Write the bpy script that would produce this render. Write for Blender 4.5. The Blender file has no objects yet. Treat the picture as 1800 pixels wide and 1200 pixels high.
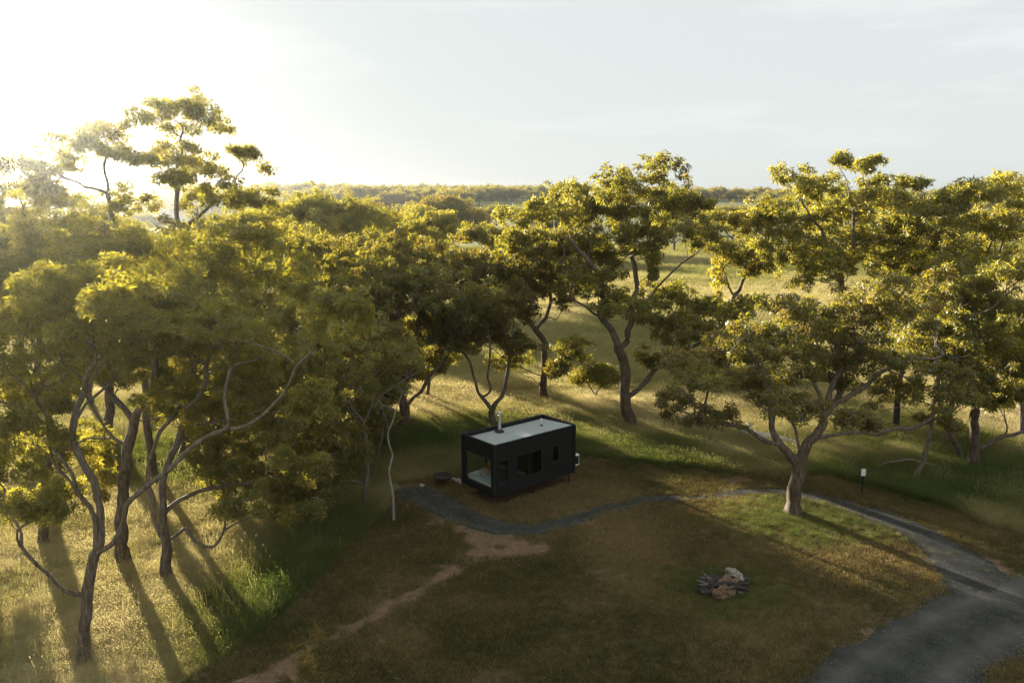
import bpy, bmesh, math, random
import numpy as np
from mathutils import Vector, Matrix

# ------------------------------------------------------------------ scene, camera, sky, sun, exposure
sc = bpy.context.scene
col = sc.collection
SUN_AZ = 34.0      # degrees to the left of +Y (towards the horizon behind the grove)
SUN_EL = 8.8
HAZE_D = 0.00018

cam_d = bpy.data.cameras.new('camera')
cam_d.lens = 28.0; cam_d.sensor_width = 36.0
cam_d.clip_start = 0.1; cam_d.clip_end = 12000
cam = bpy.data.objects.new('camera', cam_d); col.objects.link(cam)
cam.location = (0, 0, 15.3)
cam.rotation_euler = (math.radians(90) - math.atan(255 / 1400), 0, 0)
sc.camera = cam

world = bpy.data.worlds.new('World'); sc.world = world
world.use_nodes = True
wn = world.node_tree; wn.nodes.clear()
w_out = wn.nodes.new('ShaderNodeOutputWorld'); w_bg = wn.nodes.new('ShaderNodeBackground')
sky = wn.nodes.new('ShaderNodeTexSky'); sky.sky_type = 'NISHITA'; sky.sun_disc = False
sky.sun_elevation = math.radians(SUN_EL); sky.sun_rotation = math.radians(-SUN_AZ)
sky.altitude = 100; sky.air_density = 1.0; sky.dust_density = 0.8; sky.ozone_density = 1.0
w_bg.inputs['Strength'].default_value = 0.05
# thin high cloud: a pale veil over the blue with a few faint streaks
w_tc = wn.nodes.new('ShaderNodeTexCoord'); w_map = wn.nodes.new('ShaderNodeMapping')
w_map.inputs['Scale'].default_value = (1.2, 3.0, 9.0); w_map.inputs['Rotation'].default_value = (0.0, 0.10, 0.3)
w_no = wn.nodes.new('ShaderNodeTexNoise'); w_no.inputs['Scale'].default_value = 1.6
w_no.inputs['Detail'].default_value = 7; w_no.inputs['Roughness'].default_value = 0.62
w_rmp = wn.nodes.new('ShaderNodeValToRGB')
w_rmp.color_ramp.elements[0].position = 0.50; w_rmp.color_ramp.elements[0].color = (2.92, 3.12, 3.10, 1)
w_rmp.color_ramp.elements[1].position = 0.80; w_rmp.color_ramp.elements[1].color = (3.6, 3.75, 3.70, 1)
w_sc = wn.nodes.new('ShaderNodeVectorMath'); w_sc.operation = 'SCALE'; w_sc.inputs['Scale'].default_value = 0.03
w_add = wn.nodes.new('ShaderNodeVectorMath'); w_add.operation = 'ADD'
wl = wn.links
wl.new(w_tc.outputs['Generated'], w_map.inputs['Vector']); wl.new(w_map.outputs[0], w_no.inputs['Vector'])
wl.new(w_no.outputs['Fac'], w_rmp.inputs[0]); wl.new(sky.outputs[0], w_sc.inputs[0])
wl.new(w_sc.outputs[0], w_add.inputs[0]); wl.new(w_rmp.outputs[0], w_add.inputs[1])
wl.new(w_add.outputs[0], w_bg.inputs['Color']); wl.new(w_bg.outputs[0], w_out.inputs['Surface'])

sun_d = bpy.data.lights.new('sun', 'SUN'); sun_d.energy = 4.4; sun_d.angle = math.radians(0.6)
sun_d.color = (1.0, 0.89, 0.72)
sun = bpy.data.objects.new('sun', sun_d); col.objects.link(sun)
az, el = math.radians(SUN_AZ), math.radians(SUN_EL)
sdir = Vector((-math.sin(az) * math.cos(el), math.cos(az) * math.cos(el), math.sin(el)))
sun.rotation_euler = sdir.to_track_quat('Z', 'Y').to_euler()
sun.location = sdir * 200

sc.view_settings.view_transform = 'Standard'; sc.view_settings.look = 'None'
sc.view_settings.exposure = 2.35; sc.view_settings.gamma = 1.0
sc.view_settings.use_curve_mapping = False
sc.render.engine = 'CYCLES'
cy = sc.cycles
cy.use_denoising = True
try:
    cy.denoiser = 'OPENIMAGEDENOISE'; cy.denoising_input_passes = 'RGB_ALBEDO_NORMAL'; cy.denoising_prefilter = 'NONE'
except Exception:
    pass
cy.max_bounces = 8; cy.diffuse_bounces = 5; cy.glossy_bounces = 2; cy.transmission_bounces = 6
cy.volume_bounces = 0; cy.transparent_max_bounces = 12
cy.sample_clamp_indirect = 6.0

# ------------------------------------------------------------------ helpers
RNG = np.random.default_rng(11)

def tag(o, label=None, cat=None, group=None, kind=None):
    if label: o['label'] = label
    if cat: o['category'] = cat
    if group: o['group'] = group
    if kind: o['kind'] = kind
    return o

def empty(name, loc=(0, 0, 0), rz=0.0):
    e = bpy.data.objects.new(name, None); col.objects.link(e)
    e.location = loc; e.rotation_euler = (0, 0, rz); e.empty_display_size = 0.3
    return e

def link(name, me, mat=None, parent=None, loc=(0, 0, 0), smooth=False):
    o = bpy.data.objects.new(name, me); col.objects.link(o)
    if mat is not None and not me.materials: me.materials.append(mat)
    if parent is not None: o.parent = parent
    o.location = loc
    if smooth:
        me.polygons.foreach_set('use_smooth', [True] * len(me.polygons)); me.update()
    return o

def np_mesh(name, V, Fc, n, attrs=None, smooth=False, attr_dom='FACE'):
    """V (k,3) verts, Fc (m,n) faces of equal size n"""
    me = bpy.data.meshes.new(name)
    V = np.asarray(V, np.float32); Fc = np.asarray(Fc, np.int32)
    m = len(Fc)
    me.vertices.add(len(V)); me.vertices.foreach_set('co', V.ravel())
    me.loops.add(m * n); me.loops.foreach_set('vertex_index', Fc.ravel())
    me.polygons.add(m)
    me.polygons.foreach_set('loop_start', np.arange(m, dtype=np.int32) * n)
    me.polygons.foreach_set('use_smooth', np.full(m, smooth))
    me.update(calc_edges=True)
    for k, v in (attrs or {}).items():
        a = me.attributes.new(k, 'FLOAT', attr_dom); a.data.foreach_set('value', np.asarray(v, np.float32))
    return me

def bm_mesh(name, bm):
    me = bpy.data.meshes.new(name); bm.normal_update(); bm.to_mesh(me); bm.free(); return me

def box(bm, x0, x1, y0, y1, z0, z1):
    v = [bm.verts.new(p) for p in ((x0,y0,z0),(x1,y0,z0),(x1,y1,z0),(x0,y1,z0),(x0,y0,z1),(x1,y0,z1),(x1,y1,z1),(x0,y1,z1))]
    for f in ((3,2,1,0),(4,5,6,7),(0,1,5,4),(1,2,6,5),(2,3,7,6),(3,0,4,7)):
        bm.faces.new([v[i] for i in f])

def box_obj(name, dims, mat, parent=None, bevel=0.0, loc=(0, 0, 0)):
    bm = bmesh.new(); box(bm, *dims)
    if bevel: bmesh.ops.bevel(bm, geom=bm.edges[:], offset=bevel, segments=2, affect='EDGES', profile=0.5)
    return link(name, bm_mesh(name, bm), mat, parent, loc)

def tube(pts, rad, sides=8, cap=True):
    """tube along points -> (V, quads, tris-as-degenerate-free list)"""
    P = np.asarray(pts, float); R = np.asarray(rad, float); k = len(P)
    T = np.gradient(P, axis=0); T /= np.linalg.norm(T, axis=1, keepdims=True) + 1e-9
    ref = np.array([0.31, 0.95, 0.05]) if abs(T[0][2]) > 0.7 else np.array([0.05, 0.1, 1.0])
    A = np.cross(T, ref); A /= np.linalg.norm(A, axis=1, keepdims=True) + 1e-9
    B = np.cross(T, A)
    th = np.arange(sides) * 2 * math.pi / sides
    ring = (A[:, None, :] * np.cos(th)[None, :, None] + B[:, None, :] * np.sin(th)[None, :, None])
    V = (P[:, None, :] + ring * R[:, None, None]).reshape(-1, 3)
    i = np.arange(k - 1)[:, None] * sides; j = np.arange(sides)[None, :]; j2 = (j + 1) % sides
    Q = np.stack([i + j, i + j2, i + sides + j2, i + sides + j], -1).reshape(-1, 4)
    return V, Q

def tube_obj(name, pts, rad, mat, parent=None, sides=10, caps=True, smooth=True, loc=(0, 0, 0)):
    V, Q = tube(pts, rad, sides)
    faces = [list(map(int, q)) for q in Q]
    if caps:
        faces.append(list(range(sides))); faces.append(list(range(len(V) - sides, len(V)))[::-1])
    me = bpy.data.meshes.new(name); me.from_pydata([tuple(map(float, v)) for v in V], [], faces); me.update()
    bm = bmesh.new(); bm.from_mesh(me); bmesh.ops.recalc_face_normals(bm, faces=bm.faces[:]); bm.to_mesh(me); bm.free()
    return link(name, me, mat, parent, loc, smooth)

# value noise in 2D, vectorised
_PERM = np.random.default_rng(5).random((256, 256))
def vnoise(x, y):
    xi = np.floor(x).astype(int); yi = np.floor(y).astype(int); fx = x - xi; fy = y - yi
    fx = fx * fx * (3 - 2 * fx); fy = fy * fy * (3 - 2 * fy)
    g = lambda a, b: _PERM[a & 255, b & 255]
    return (g(xi, yi) * (1 - fx) + g(xi + 1, yi) * fx) * (1 - fy) + (g(xi, yi + 1) * (1 - fx) + g(xi + 1, yi + 1) * fx) * fy
def fbm(x, y, s=1.0, o=4):
    v = 0; a = 0.5; t = 0
    for k in range(o):
        v = v + a * vnoise(x / s * 2 ** k + 17.3 * k, y / s * 2 ** k - 9.1 * k); t += a; a *= 0.55
    return v / t
def sstep(a, b, x):
    t = np.clip((x - a) / (b - a), 0, 1); return t * t * (3 - 2 * t)
def dist_poly(x, y, pts):
    """distance to a polyline and the parameter index at the nearest point"""
    best = np.full(np.shape(x), 1e9); par = np.zeros(np.shape(x))
    for i in range(len(pts) - 1):
        (ax, ay), (bx, by) = pts[i][:2], pts[i + 1][:2]
        dx, dy = bx - ax, by - ay; L2 = dx * dx + dy * dy
        t = np.clip(((x - ax) * dx + (y - ay) * dy) / L2, 0, 1)
        d = np.hypot(x - ax - t * dx, y - ay - t * dy)
        m = d < best; best = np.where(m, d, best); par = np.where(m, i + t, par)
    return best, par

# ------------------------------------------------------------------ materials
def new_mat(name):
    m = bpy.data.materials.new(name); m.use_nodes = True
    nt = m.node_tree; nt.nodes.clear()
    out = nt.nodes.new('ShaderNodeOutputMaterial')
    return m, nt, out
def N(nt, t, **kw):
    n = nt.nodes.new(t)
    for k, v in kw.items():
        if k in n.inputs: n.inputs[k].default_value = v
        else: setattr(n, k, v)
    return n
def ramp(nt, stops):
    r = nt.nodes.new('ShaderNodeValToRGB'); e = r.color_ramp.elements
    while len(e) < len(stops): e.new(0.5)
    for i, (p, c) in enumerate(stops):
        e[i].position = p; e[i].color = (*c, 1)
    return r

def mat_simple(name, c, rough=0.6, metal=0.0, noise=0.15, scale=6.0, bump=0.0, spec=0.5, stretch=(1, 1, 1)):
    m, nt, out = new_mat(name); L = nt.links
    b = N(nt, 'ShaderNodeBsdfPrincipled', Roughness=rough, Metallic=metal)
    b.inputs['Specular IOR Level'].default_value = spec
    tc = N(nt, 'ShaderNodeTexCoord'); mp = N(nt, 'ShaderNodeMapping'); mp.inputs['Scale'].default_value = stretch
    no = N(nt, 'ShaderNodeTexNoise', Scale=scale, Detail=6.0, Roughness=0.6)
    lo = tuple(v * (1 - noise) for v in c); hi = tuple(min(1, v * (1 + noise)) for v in c)
    r = ramp(nt, [(0.3, lo), (0.7, hi)])
    L.new(tc.outputs['Object'], mp.inputs['Vector']); L.new(mp.outputs[0], no.inputs['Vector'])
    L.new(no.outputs['Fac'], r.inputs[0]); L.new(r.outputs[0], b.inputs['Base Color'])
    if bump:
        bp = N(nt, 'ShaderNodeBump', Strength=bump, Distance=0.02)
        L.new(no.outputs['Fac'], bp.inputs['Height']); L.new(bp.outputs[0], b.inputs['Normal'])
    L.new(b.outputs[0], out.inputs['Surface'])
    return m

def mat_leaf(name, stops, attr='tint', atype='GEOMETRY', trans=0.68, gloss=0.05, tmul=(1.60, 1.42, 0.60), rough=0.5):
    m, nt, out = new_mat(name); L = nt.links
    a = N(nt, 'ShaderNodeAttribute', attribute_name=attr, attribute_type=atype)
    r = ramp(nt, stops)
    L.new(a.outputs['Fac'], r.inputs[0])
    d = N(nt, 'ShaderNodeBsdfDiffuse'); t = N(nt, 'ShaderNodeBsdfTranslucent'); g = N(nt, 'ShaderNodeBsdfGlossy', Roughness=rough)
    g.inputs['Color'].default_value = (1, 1, 1, 1)
    mu = nt.nodes.new('ShaderNodeMix'); mu.data_type = 'RGBA'; mu.blend_type = 'MULTIPLY'
    mu.inputs[0].default_value = 1.0; mu.inputs[7].default_value = (*tmul, 1)
    L.new(r.outputs[0], d.inputs['Color']); L.new(r.outputs[0], mu.inputs[6]); L.new(mu.outputs[2], t.inputs['Color'])
    m1 = N(nt, 'ShaderNodeMixShader', Fac=trans); m2 = N(nt, 'ShaderNodeMixShader', Fac=gloss)
    L.new(d.outputs[0], m1.inputs[1]); L.new(t.outputs[0], m1.inputs[2])
    L.new(m1.outputs[0], m2.inputs[1]); L.new(g.outputs[0], m2.inputs[2])
    L.new(m2.outputs[0], out.inputs['Surface'])
    return m

M = {}
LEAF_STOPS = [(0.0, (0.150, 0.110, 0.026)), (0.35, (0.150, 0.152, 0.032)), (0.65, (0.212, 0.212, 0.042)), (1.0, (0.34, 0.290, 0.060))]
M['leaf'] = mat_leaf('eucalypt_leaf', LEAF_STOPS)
M['grass'] = mat_leaf('grass_blade', [(0.0, (0.085, 0.122, 0.024)), (0.4, (0.160, 0.178, 0.040)), (0.7, (0.38, 0.335, 0.165)), (1.0, (0.56, 0.49, 0.32))],
                      atype='INSTANCER', trans=0.5, gloss=0.03, rough=0.6, tmul=(1.1, 1.05, 0.7))

M['lawn'] = mat_leaf('mown_grass_blade', [(0.0, (0.056, 0.066, 0.017)), (0.4, (0.120, 0.106, 0.032)), (0.7, (0.25, 0.190, 0.076)), (1.0, (0.34, 0.255, 0.125))],
                     atype='INSTANCER', trans=0.4, gloss=0.02, rough=0.6, tmul=(1.1, 1.0, 0.7))

def mat_bark():
    m, nt, out = new_mat('gum_bark'); L = nt.links
    b = N(nt, 'ShaderNodeBsdfPrincipled', Roughness=0.85); b.inputs['Specular IOR Level'].default_value = 0.25
    tc = N(nt, 'ShaderNodeTexCoord'); mp = N(nt, 'ShaderNodeMapping'); mp.inputs['Scale'].default_value = (5, 5, 0.9)
    no = N(nt, 'ShaderNodeTexNoise', Scale=2.2, Detail=8.0, Roughness=0.68, Distortion=0.6)
    n2 = N(nt, 'ShaderNodeTexNoise', Scale=0.7, Detail=3.0)
    at = N(nt, 'ShaderNodeAttribute', attribute_name='rough_bark')
    rough_c = ramp(nt, [(0.33, (0.030, 0.021, 0.014)), (0.5, (0.095, 0.068, 0.045)), (0.68, (0.18, 0.135, 0.09))])
    smooth_c = ramp(nt, [(0.32, (0.075, 0.056, 0.040)), (0.5, (0.155, 0.125, 0.095)), (0.7, (0.30, 0.255, 0.205))])
    mx = nt.nodes.new('ShaderNodeMix'); mx.data_type = 'RGBA'
    ad = N(nt, 'ShaderNodeMath', operation='ADD'); sb = N(nt, 'ShaderNodeMath', operation='SUBTRACT')
    sb.inputs[1].default_value = 0.5
    L.new(tc.outputs['Object'], mp.inputs['Vector']); L.new(mp.outputs[0], no.inputs['Vector'])
    L.new(tc.outputs['Object'], n2.inputs['Vector'])
    L.new(no.outputs['Fac'], rough_c.inputs[0]); L.new(no.outputs['Fac'], smooth_c.inputs[0])
    L.new(n2.outputs['Fac'], sb.inputs[0]); L.new(sb.outputs[0], ad.inputs[0]); L.new(at.outputs['Fac'], ad.inputs[1]); ad.use_clamp = True
    L.new(ad.outputs[0], mx.inputs[0]); L.new(smooth_c.outputs[0], mx.inputs[6]); L.new(rough_c.outputs[0], mx.inputs[7])
    L.new(mx.outputs[2], b.inputs['Base Color'])
    bp = N(nt, 'ShaderNodeBump', Strength=0.7, Distance=0.05); L.new(no.outputs['Fac'], bp.inputs['Height']); L.new(bp.outputs[0], b.inputs['Normal'])
    L.new(b.outputs[0], out.inputs['Surface'])
    return m
M['bark'] = mat_bark()
M['dead'] = mat_simple('bleached_wood', (0.42, 0.38, 0.33), 0.8, noise=0.35, scale=3, bump=0.5, stretch=(4, 4, 1))
M['pale_bark'] = mat_simple('pale_smooth_bark', (0.25, 0.225, 0.19), 0.8, noise=0.35, scale=3, bump=0.4, stretch=(4, 4, 1))
M['black'] = mat_simple('black_cladding', (0.009, 0.009, 0.009), 0.7, noise=0.2, scale=14, stretch=(1, 1, 0.15), bump=0.2, spec=0.3)
M['trim'] = mat_simple('black_trim', (0.016, 0.015, 0.014), 0.45, noise=0.15, scale=8, spec=0.4)
M['roof'] = mat_simple('pale_roof_steel', (0.40, 0.435, 0.44), 0.5, metal=0.1, noise=0.09, scale=2.5)
M['flue'] = mat_simple('flue_steel', (0.60, 0.60, 0.58), 0.32, metal=0.85, noise=0.12, scale=9)
M['timber'] = mat_simple('timber_lining', (0.34, 0.22, 0.13), 0.6, noise=0.25, scale=5, stretch=(1, 1, 7))
M['linen'] = mat_simple('pale_linen', (0.72, 0.76, 0.78), 0.9, noise=0.08, scale=3)
M['pillow'] = mat_simple('pillow_cotton', (0.74, 0.73, 0.70), 0.9, noise=0.06, scale=4)
M['white'] = mat_simple('white_enamel', (0.78, 0.78, 0.76), 0.4, noise=0.05, scale=7)
M['rust'] = mat_simple('fire_pit_steel', (0.055, 0.036, 0.028), 0.75, noise=0.4, scale=9, bump=0.3)
M['post'] = mat_simple('dark_steel_post', (0.02, 0.02, 0.02), 0.5, metal=0.3, noise=0.2)
M['fence'] = mat_simple('weathered_post', (0.17, 0.145, 0.12), 0.85, noise=0.3, scale=5, bump=0.4)
M['stone'] = mat_simple('pale_stone', (0.30, 0.27, 0.23), 0.85, noise=0.3, scale=7, bump=0.4)
def mat_glass(name='window_glass', tintc=(0.86, 0.90, 0.89, 1)):
    m, nt, out = new_mat(name); L = nt.links
    tr = N(nt, 'ShaderNodeBsdfTransparent'); tr.inputs['Color'].default_value = tintc
    g = N(nt, 'ShaderNodeBsdfGlossy', Roughness=0.02)
    lw = N(nt, 'ShaderNodeLayerWeight', Blend=0.5); mx = N(nt, 'ShaderNodeMixShader')
    pw = N(nt, 'ShaderNodeMath', operation='POWER'); pw.inputs[1].default_value = 5.0
    ma = N(nt, 'ShaderNodeMath', operation='MULTIPLY_ADD'); ma.inputs[1].default_value = 0.94; ma.inputs[2].default_value = 0.045
    L.new(lw.outputs['Facing'], pw.inputs[0]); L.new(pw.outputs[0], ma.inputs[0])
    L.new(ma.outputs[0], mx.inputs[0]); L.new(tr.outputs[0], mx.inputs[1]); L.new(g.outputs[0], mx.inputs[2])
    L.new(mx.outputs[0], out.inputs['Surface']); return m
M['glass'] = mat_glass(); M['tinted'] = mat_glass('tinted_glass', (0.50, 0.52, 0.51, 1))
# ------------------------------------------------------------------ ground
PATH = [(-5.6,40.3,1.1),(-4.5,39.0,1.15),(-3.3,37.6,1.05),(-2.0,36.2,0.85),(-0.6,35.2,0.8),(0.8,34.9,0.75),(2.6,35.9,0.62),(4.6,37.4,0.58),(6.8,38.7,0.55),
        (8.6,38.9,0.5),(10.4,39.1,0.5),(12.2,39.8,0.5),(13.8,39.9,0.55),(15.4,39.2,0.7),(16.9,37.9,0.85),(18.0,36.4,1.0),(18.8,34.6,1.1),(19.1,32.6,1.25),(19.0,30.6,1.6),(18.8,28.8,2.0)]
DRIVE = [(46,30.2,2.3),(38,30.6,2.3),(31,30.3,2.3),(25.5,29.6,2.4),(20.8,28.4,2.3),(17.4,27.0,2.2),(14.3,25.0,2.0),(11.6,22.9,2.1),(9.0,20.0,2.1),(6.0,16.0,2.1),(2.0,10.0,2.1),(-4,2,2.1)]
SOIL = [(-3.9,36.9,0.5),(-2.2,35.2,0.6),(-0.6,33.7,0.8),(0.6,33.3,0.6),(-1.9,31.8,0.8),(-3.5,29.5,0.42),(-4.7,27.5,0.4),(-6.1,26.1,0.5),(-7.4,24.4,0.6),(-9.0,22.2,0.7),(-11,19.5,0.7)]
CAB = (-0.877, 37.69); CAB_YAW = math.radians(40.5); CL, CW = 5.6, 2.6
BIG = (13.75, 36.73); LOGP = (8.35, 29.1)

def height(x, y):
    x = np.asarray(x, float); y = np.asarray(y, float)
    r = np.hypot((x - 4) / 1.15, y - 38)
    far = sstep(30, 95, r)
    und = (fbm(x, y, 70, 3) - 0.5) * 2.4 + (fbm(x + 300, y, 220, 2) - 0.5) * 5.0
    ridge = sstep(330, 900, np.hypot(x, y)) * (10 + 14 * (fbm(x + 90, y * 0.4, 420, 3) - 0.45))
    hill = 6 * np.exp(-(((x + 190) / 150) ** 2 + ((y - 620) / 120) ** 2))
    return far * und * sstep(0, 60, y + 90) + ridge + hill

def tall_mask(x, y):
    """1 where the grass is left long (beyond the mown yard)"""
    w = (fbm(x, y, 3.0, 3) - 0.5) * 1.8
    xl = np.interp(y, [15, 23.4, 26.1, 30.5, 35.5, 38.5, 42.5], [-13.5, -10.3, -9.1, -8.0, -6.8, -6.3, -6.3])
    yb = np.interp(x, [-9, -6, -3.5, 0, 4.5, 8, 12.8, 17.5, 19.9, 21.6, 23.6, 26, 60], [38, 41.6, 42.4, 43.6, 45.4, 44.3, 42.7, 42.0, 40.0, 37.6, 34.2, 33.2, 34.0])
    left = sstep(-0.5, 0.5, xl - x + w * 0.5)
    back = sstep(-0.5, 0.5, y - yb + w * 0.6)
    return np.maximum(left, back)

def strip_mask(x, y, pts, soft=0.25, wob=0.45):
    d, p = dist_poly(x, y, pts)
    hw = np.interp(p, np.arange(len(pts)), [q[2] for q in pts])
    return sstep(soft, -soft, d - hw + (fbm(x, y, 1.1, 4) - 0.5) * wob * 2)

def soil_mask(x, y):
    d, p = dist_poly(x, y, SOIL)
    hw = np.interp(p, np.arange(len(SOIL)), [q[2] for q in SOIL])
    n = fbm(x + 5, y + 50, 0.9, 5); w = 0.35 + 1.5 * np.clip(fbm(x - 40, y + 8, 2.4, 3) - 0.25, 0, 1)
    m = sstep(0.35, -0.35, d - hw * w * 1.15 + (n - 0.5) * 1.9) * (0.42 + 0.58 * sstep(0.38, 0.58, fbm(x + 70, y - 20, 1.3, 3)))
    extra = sstep(0.68, 0.80, fbm(x * 0.7 + 31, y + 13, 2.6, 4)) * 0.75
    return np.clip(np.maximum(m, extra * (1 - tall_mask(x, y))), 0, 1)

def cabin_local(x, y):
    dx, dy = x - CAB[0], y - CAB[1]; c, s = math.cos(CAB_YAW), math.sin(CAB_YAW)
    return dx * c + dy * s, -dx * s + dy * c

def axis(lo, hi, step, far_lo, far_hi, g=1.13):
    a = list(np.arange(lo, hi + 1e-6, step)); s = step; v = hi
    while v < far_hi: s *= g; v += s; a.append(v)
    s = step; v = lo; b = []
    while v > far_lo: s *= g; v -= s; b.append(v)
    return np.array(b[::-1] + a)
gx = axis(-24, 34, 0.25, -3000, 3000); gy = axis(18, 62, 0.25, -300, 3200)
X, Y = np.meshgrid(gx, gy, indexing='xy')
Z = height(X, Y)
nx, ny = len(gx), len(gy)
ii = (np.arange(ny - 1)[:, None] * nx + np.arange(nx - 1)[None, :]).ravel()
quads = np.stack([ii, ii + 1, ii + nx + 1, ii + nx], -1)
tall = tall_mask(X, Y)
soil = soil_mask(X, Y) * (1 - tall * 0.9)
cxl, cyl = cabin_local(X, Y)
under = sstep(1.6, 0.2, np.maximum(np.abs(cxl - CL / 2) - CL / 2, np.abs(cyl - CW / 2) - CW / 2))
wear = np.clip(sstep(7.5, 2.0, np.hypot(X - 2, Y - 38)) * 0.5 + under * 0.6, 0, 1)
dry = np.clip(0.36 + 1.9 * (fbm(X + 11, Y - 7, 3.2, 4) - 0.42) + 0.5 * sstep(8, 2.5, np.hypot((X - 11.5) / 1.5, Y - 32.5)) + wear * 0.8, 0, 1)
gold = np.clip(0.46 + 0.18 * sstep(46, 56, Y) * sstep(170, 90, Y) - 0.30 * sstep(110, 230, Y) + 1.2 * (fbm(X - 200, Y + 40, 26, 4) - 0.5) + 0.35 * sstep(-9, -16, X) * sstep(60, 40, Y), 0, 1)
gme = np_mesh('ground', np.stack([X, Y, Z], -1).reshape(-1, 3), quads, 4,
              {'tall': tall.ravel(), 'soil': soil.ravel(), 'dry': dry.ravel(), 'gold': gold.ravel()}, smooth=True, attr_dom='POINT')

def mat_ground():
    m, nt, out = new_mat('ground_turf'); L = nt.links
    b = N(nt, 'ShaderNodeBsdfPrincipled', Roughness=0.95); b.inputs['Specular IOR Level'].default_value = 0.1
    tc = N(nt, 'ShaderNodeTexCoord')
    n1 = N(nt, 'ShaderNodeTexNoise', Scale=3.2, Detail=8.0, Roughness=0.7)
    n2 = N(nt, 'ShaderNodeTexNoise', Scale=0.35, Detail=6.0, Roughness=0.6)
    n3 = N(nt, 'ShaderNodeTexNoise', Scale=22.0, Detail=4.0, Roughness=0.7)
    for n in (n1, n2, n3): L.new(tc.outputs['Object'], n.inputs['Vector'])
    A = lambda s: N(nt, 'ShaderNodeAttribute', attribute_name=s)
    def mixc(f, a, c):
        mx = nt.nodes.new('ShaderNodeMix'); mx.data_type = 'RGBA'
        L.new(f, mx.inputs[0]); L.new(a, mx.inputs[6]); L.new(c, mx.inputs[7]); return mx.outputs[2]
    def thresh(att, noise, w=0.35, k=0.9):
        s = N(nt, 'ShaderNodeMath', operation='MULTIPLY_ADD'); s.inputs[1].default_value = k; s.inputs[2].default_value = -k / 2
        L.new(noise, s.inputs[0])
        a = N(nt, 'ShaderNodeMath', operation='ADD'); L.new(att, a.inputs[0]); L.new(s.outputs[0], a.inputs[1])
        r = N(nt, 'ShaderNodeMapRange'); r.inputs['From Min'].default_value = 0.5 - w; r.inputs['From Max'].default_value = 0.5 + w
        L.new(a.outputs[0], r.inputs['Value']); return r.outputs[0]
    green = ramp(nt, [(0.3, (0.062, 0.050, 0.021)), (0.7, (0.108, 0.086, 0.039))]); L.new(n1.outputs['Fac'], green.inputs[0])
    straw = ramp(nt, [(0.3, (0.085, 0.058, 0.030)), (0.7, (0.18, 0.128, 0.066))]); L.new(n3.outputs['Fac'], straw.inputs[0])
    soilc = ramp(nt, [(0.3, (0.125, 0.078, 0.047)), (0.7, (0.245, 0.165, 0.105))]); L.new(n1.outputs['Fac'], soilc.inputs[0])
    mead_g = ramp(nt, [(0.3, (0.095, 0.115, 0.036)), (0.7, (0.17, 0.180, 0.065))]); L.new(n1.outputs['Fac'], mead_g.inputs[0])
    mead_d = ramp(nt, [(0.3, (0.34, 0.305, 0.18)), (0.7, (0.50, 0.455, 0.29))]); L.new(n2.outputs['Fac'], mead_d.inputs[0])
    lawn = mixc(thresh(A('dry').outputs['Fac'], n1.outputs['Fac'], 0.4, 1.2), green.outputs[0], straw.outputs[0])
    mead = mixc(thresh(A('gold').outputs['Fac'], n2.outputs['Fac'], 0.35, 0.9), mead_g.outputs[0], mead_d.outputs[0])
    c = mixc(A('tall').outputs['Fac'], lawn, mead)
    c = mixc(thresh(A('soil').outputs['Fac'], n1.outputs['Fac'], 0.22, 0.9), c, soilc.outputs[0])
    L.new(c, b.inputs['Base Color'])
    ad = N(nt, 'ShaderNodeMath', operation='ADD'); L.new(n1.outputs['Fac'], ad.inputs[0]); L.new(n3.outputs['Fac'], ad.inputs[1])
    bp = N(nt, 'ShaderNodeBump', Strength=0.6, Distance=0.06); L.new(ad.outputs[0], bp.inputs['Height']); L.new(bp.outputs[0], b.inputs['Normal'])
    L.new(b.outputs[0], out.inputs['Surface']); return m
M['ground'] = mat_ground()
ground = tag(link('ground', gme, M['ground']), kind='structure')

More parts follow.
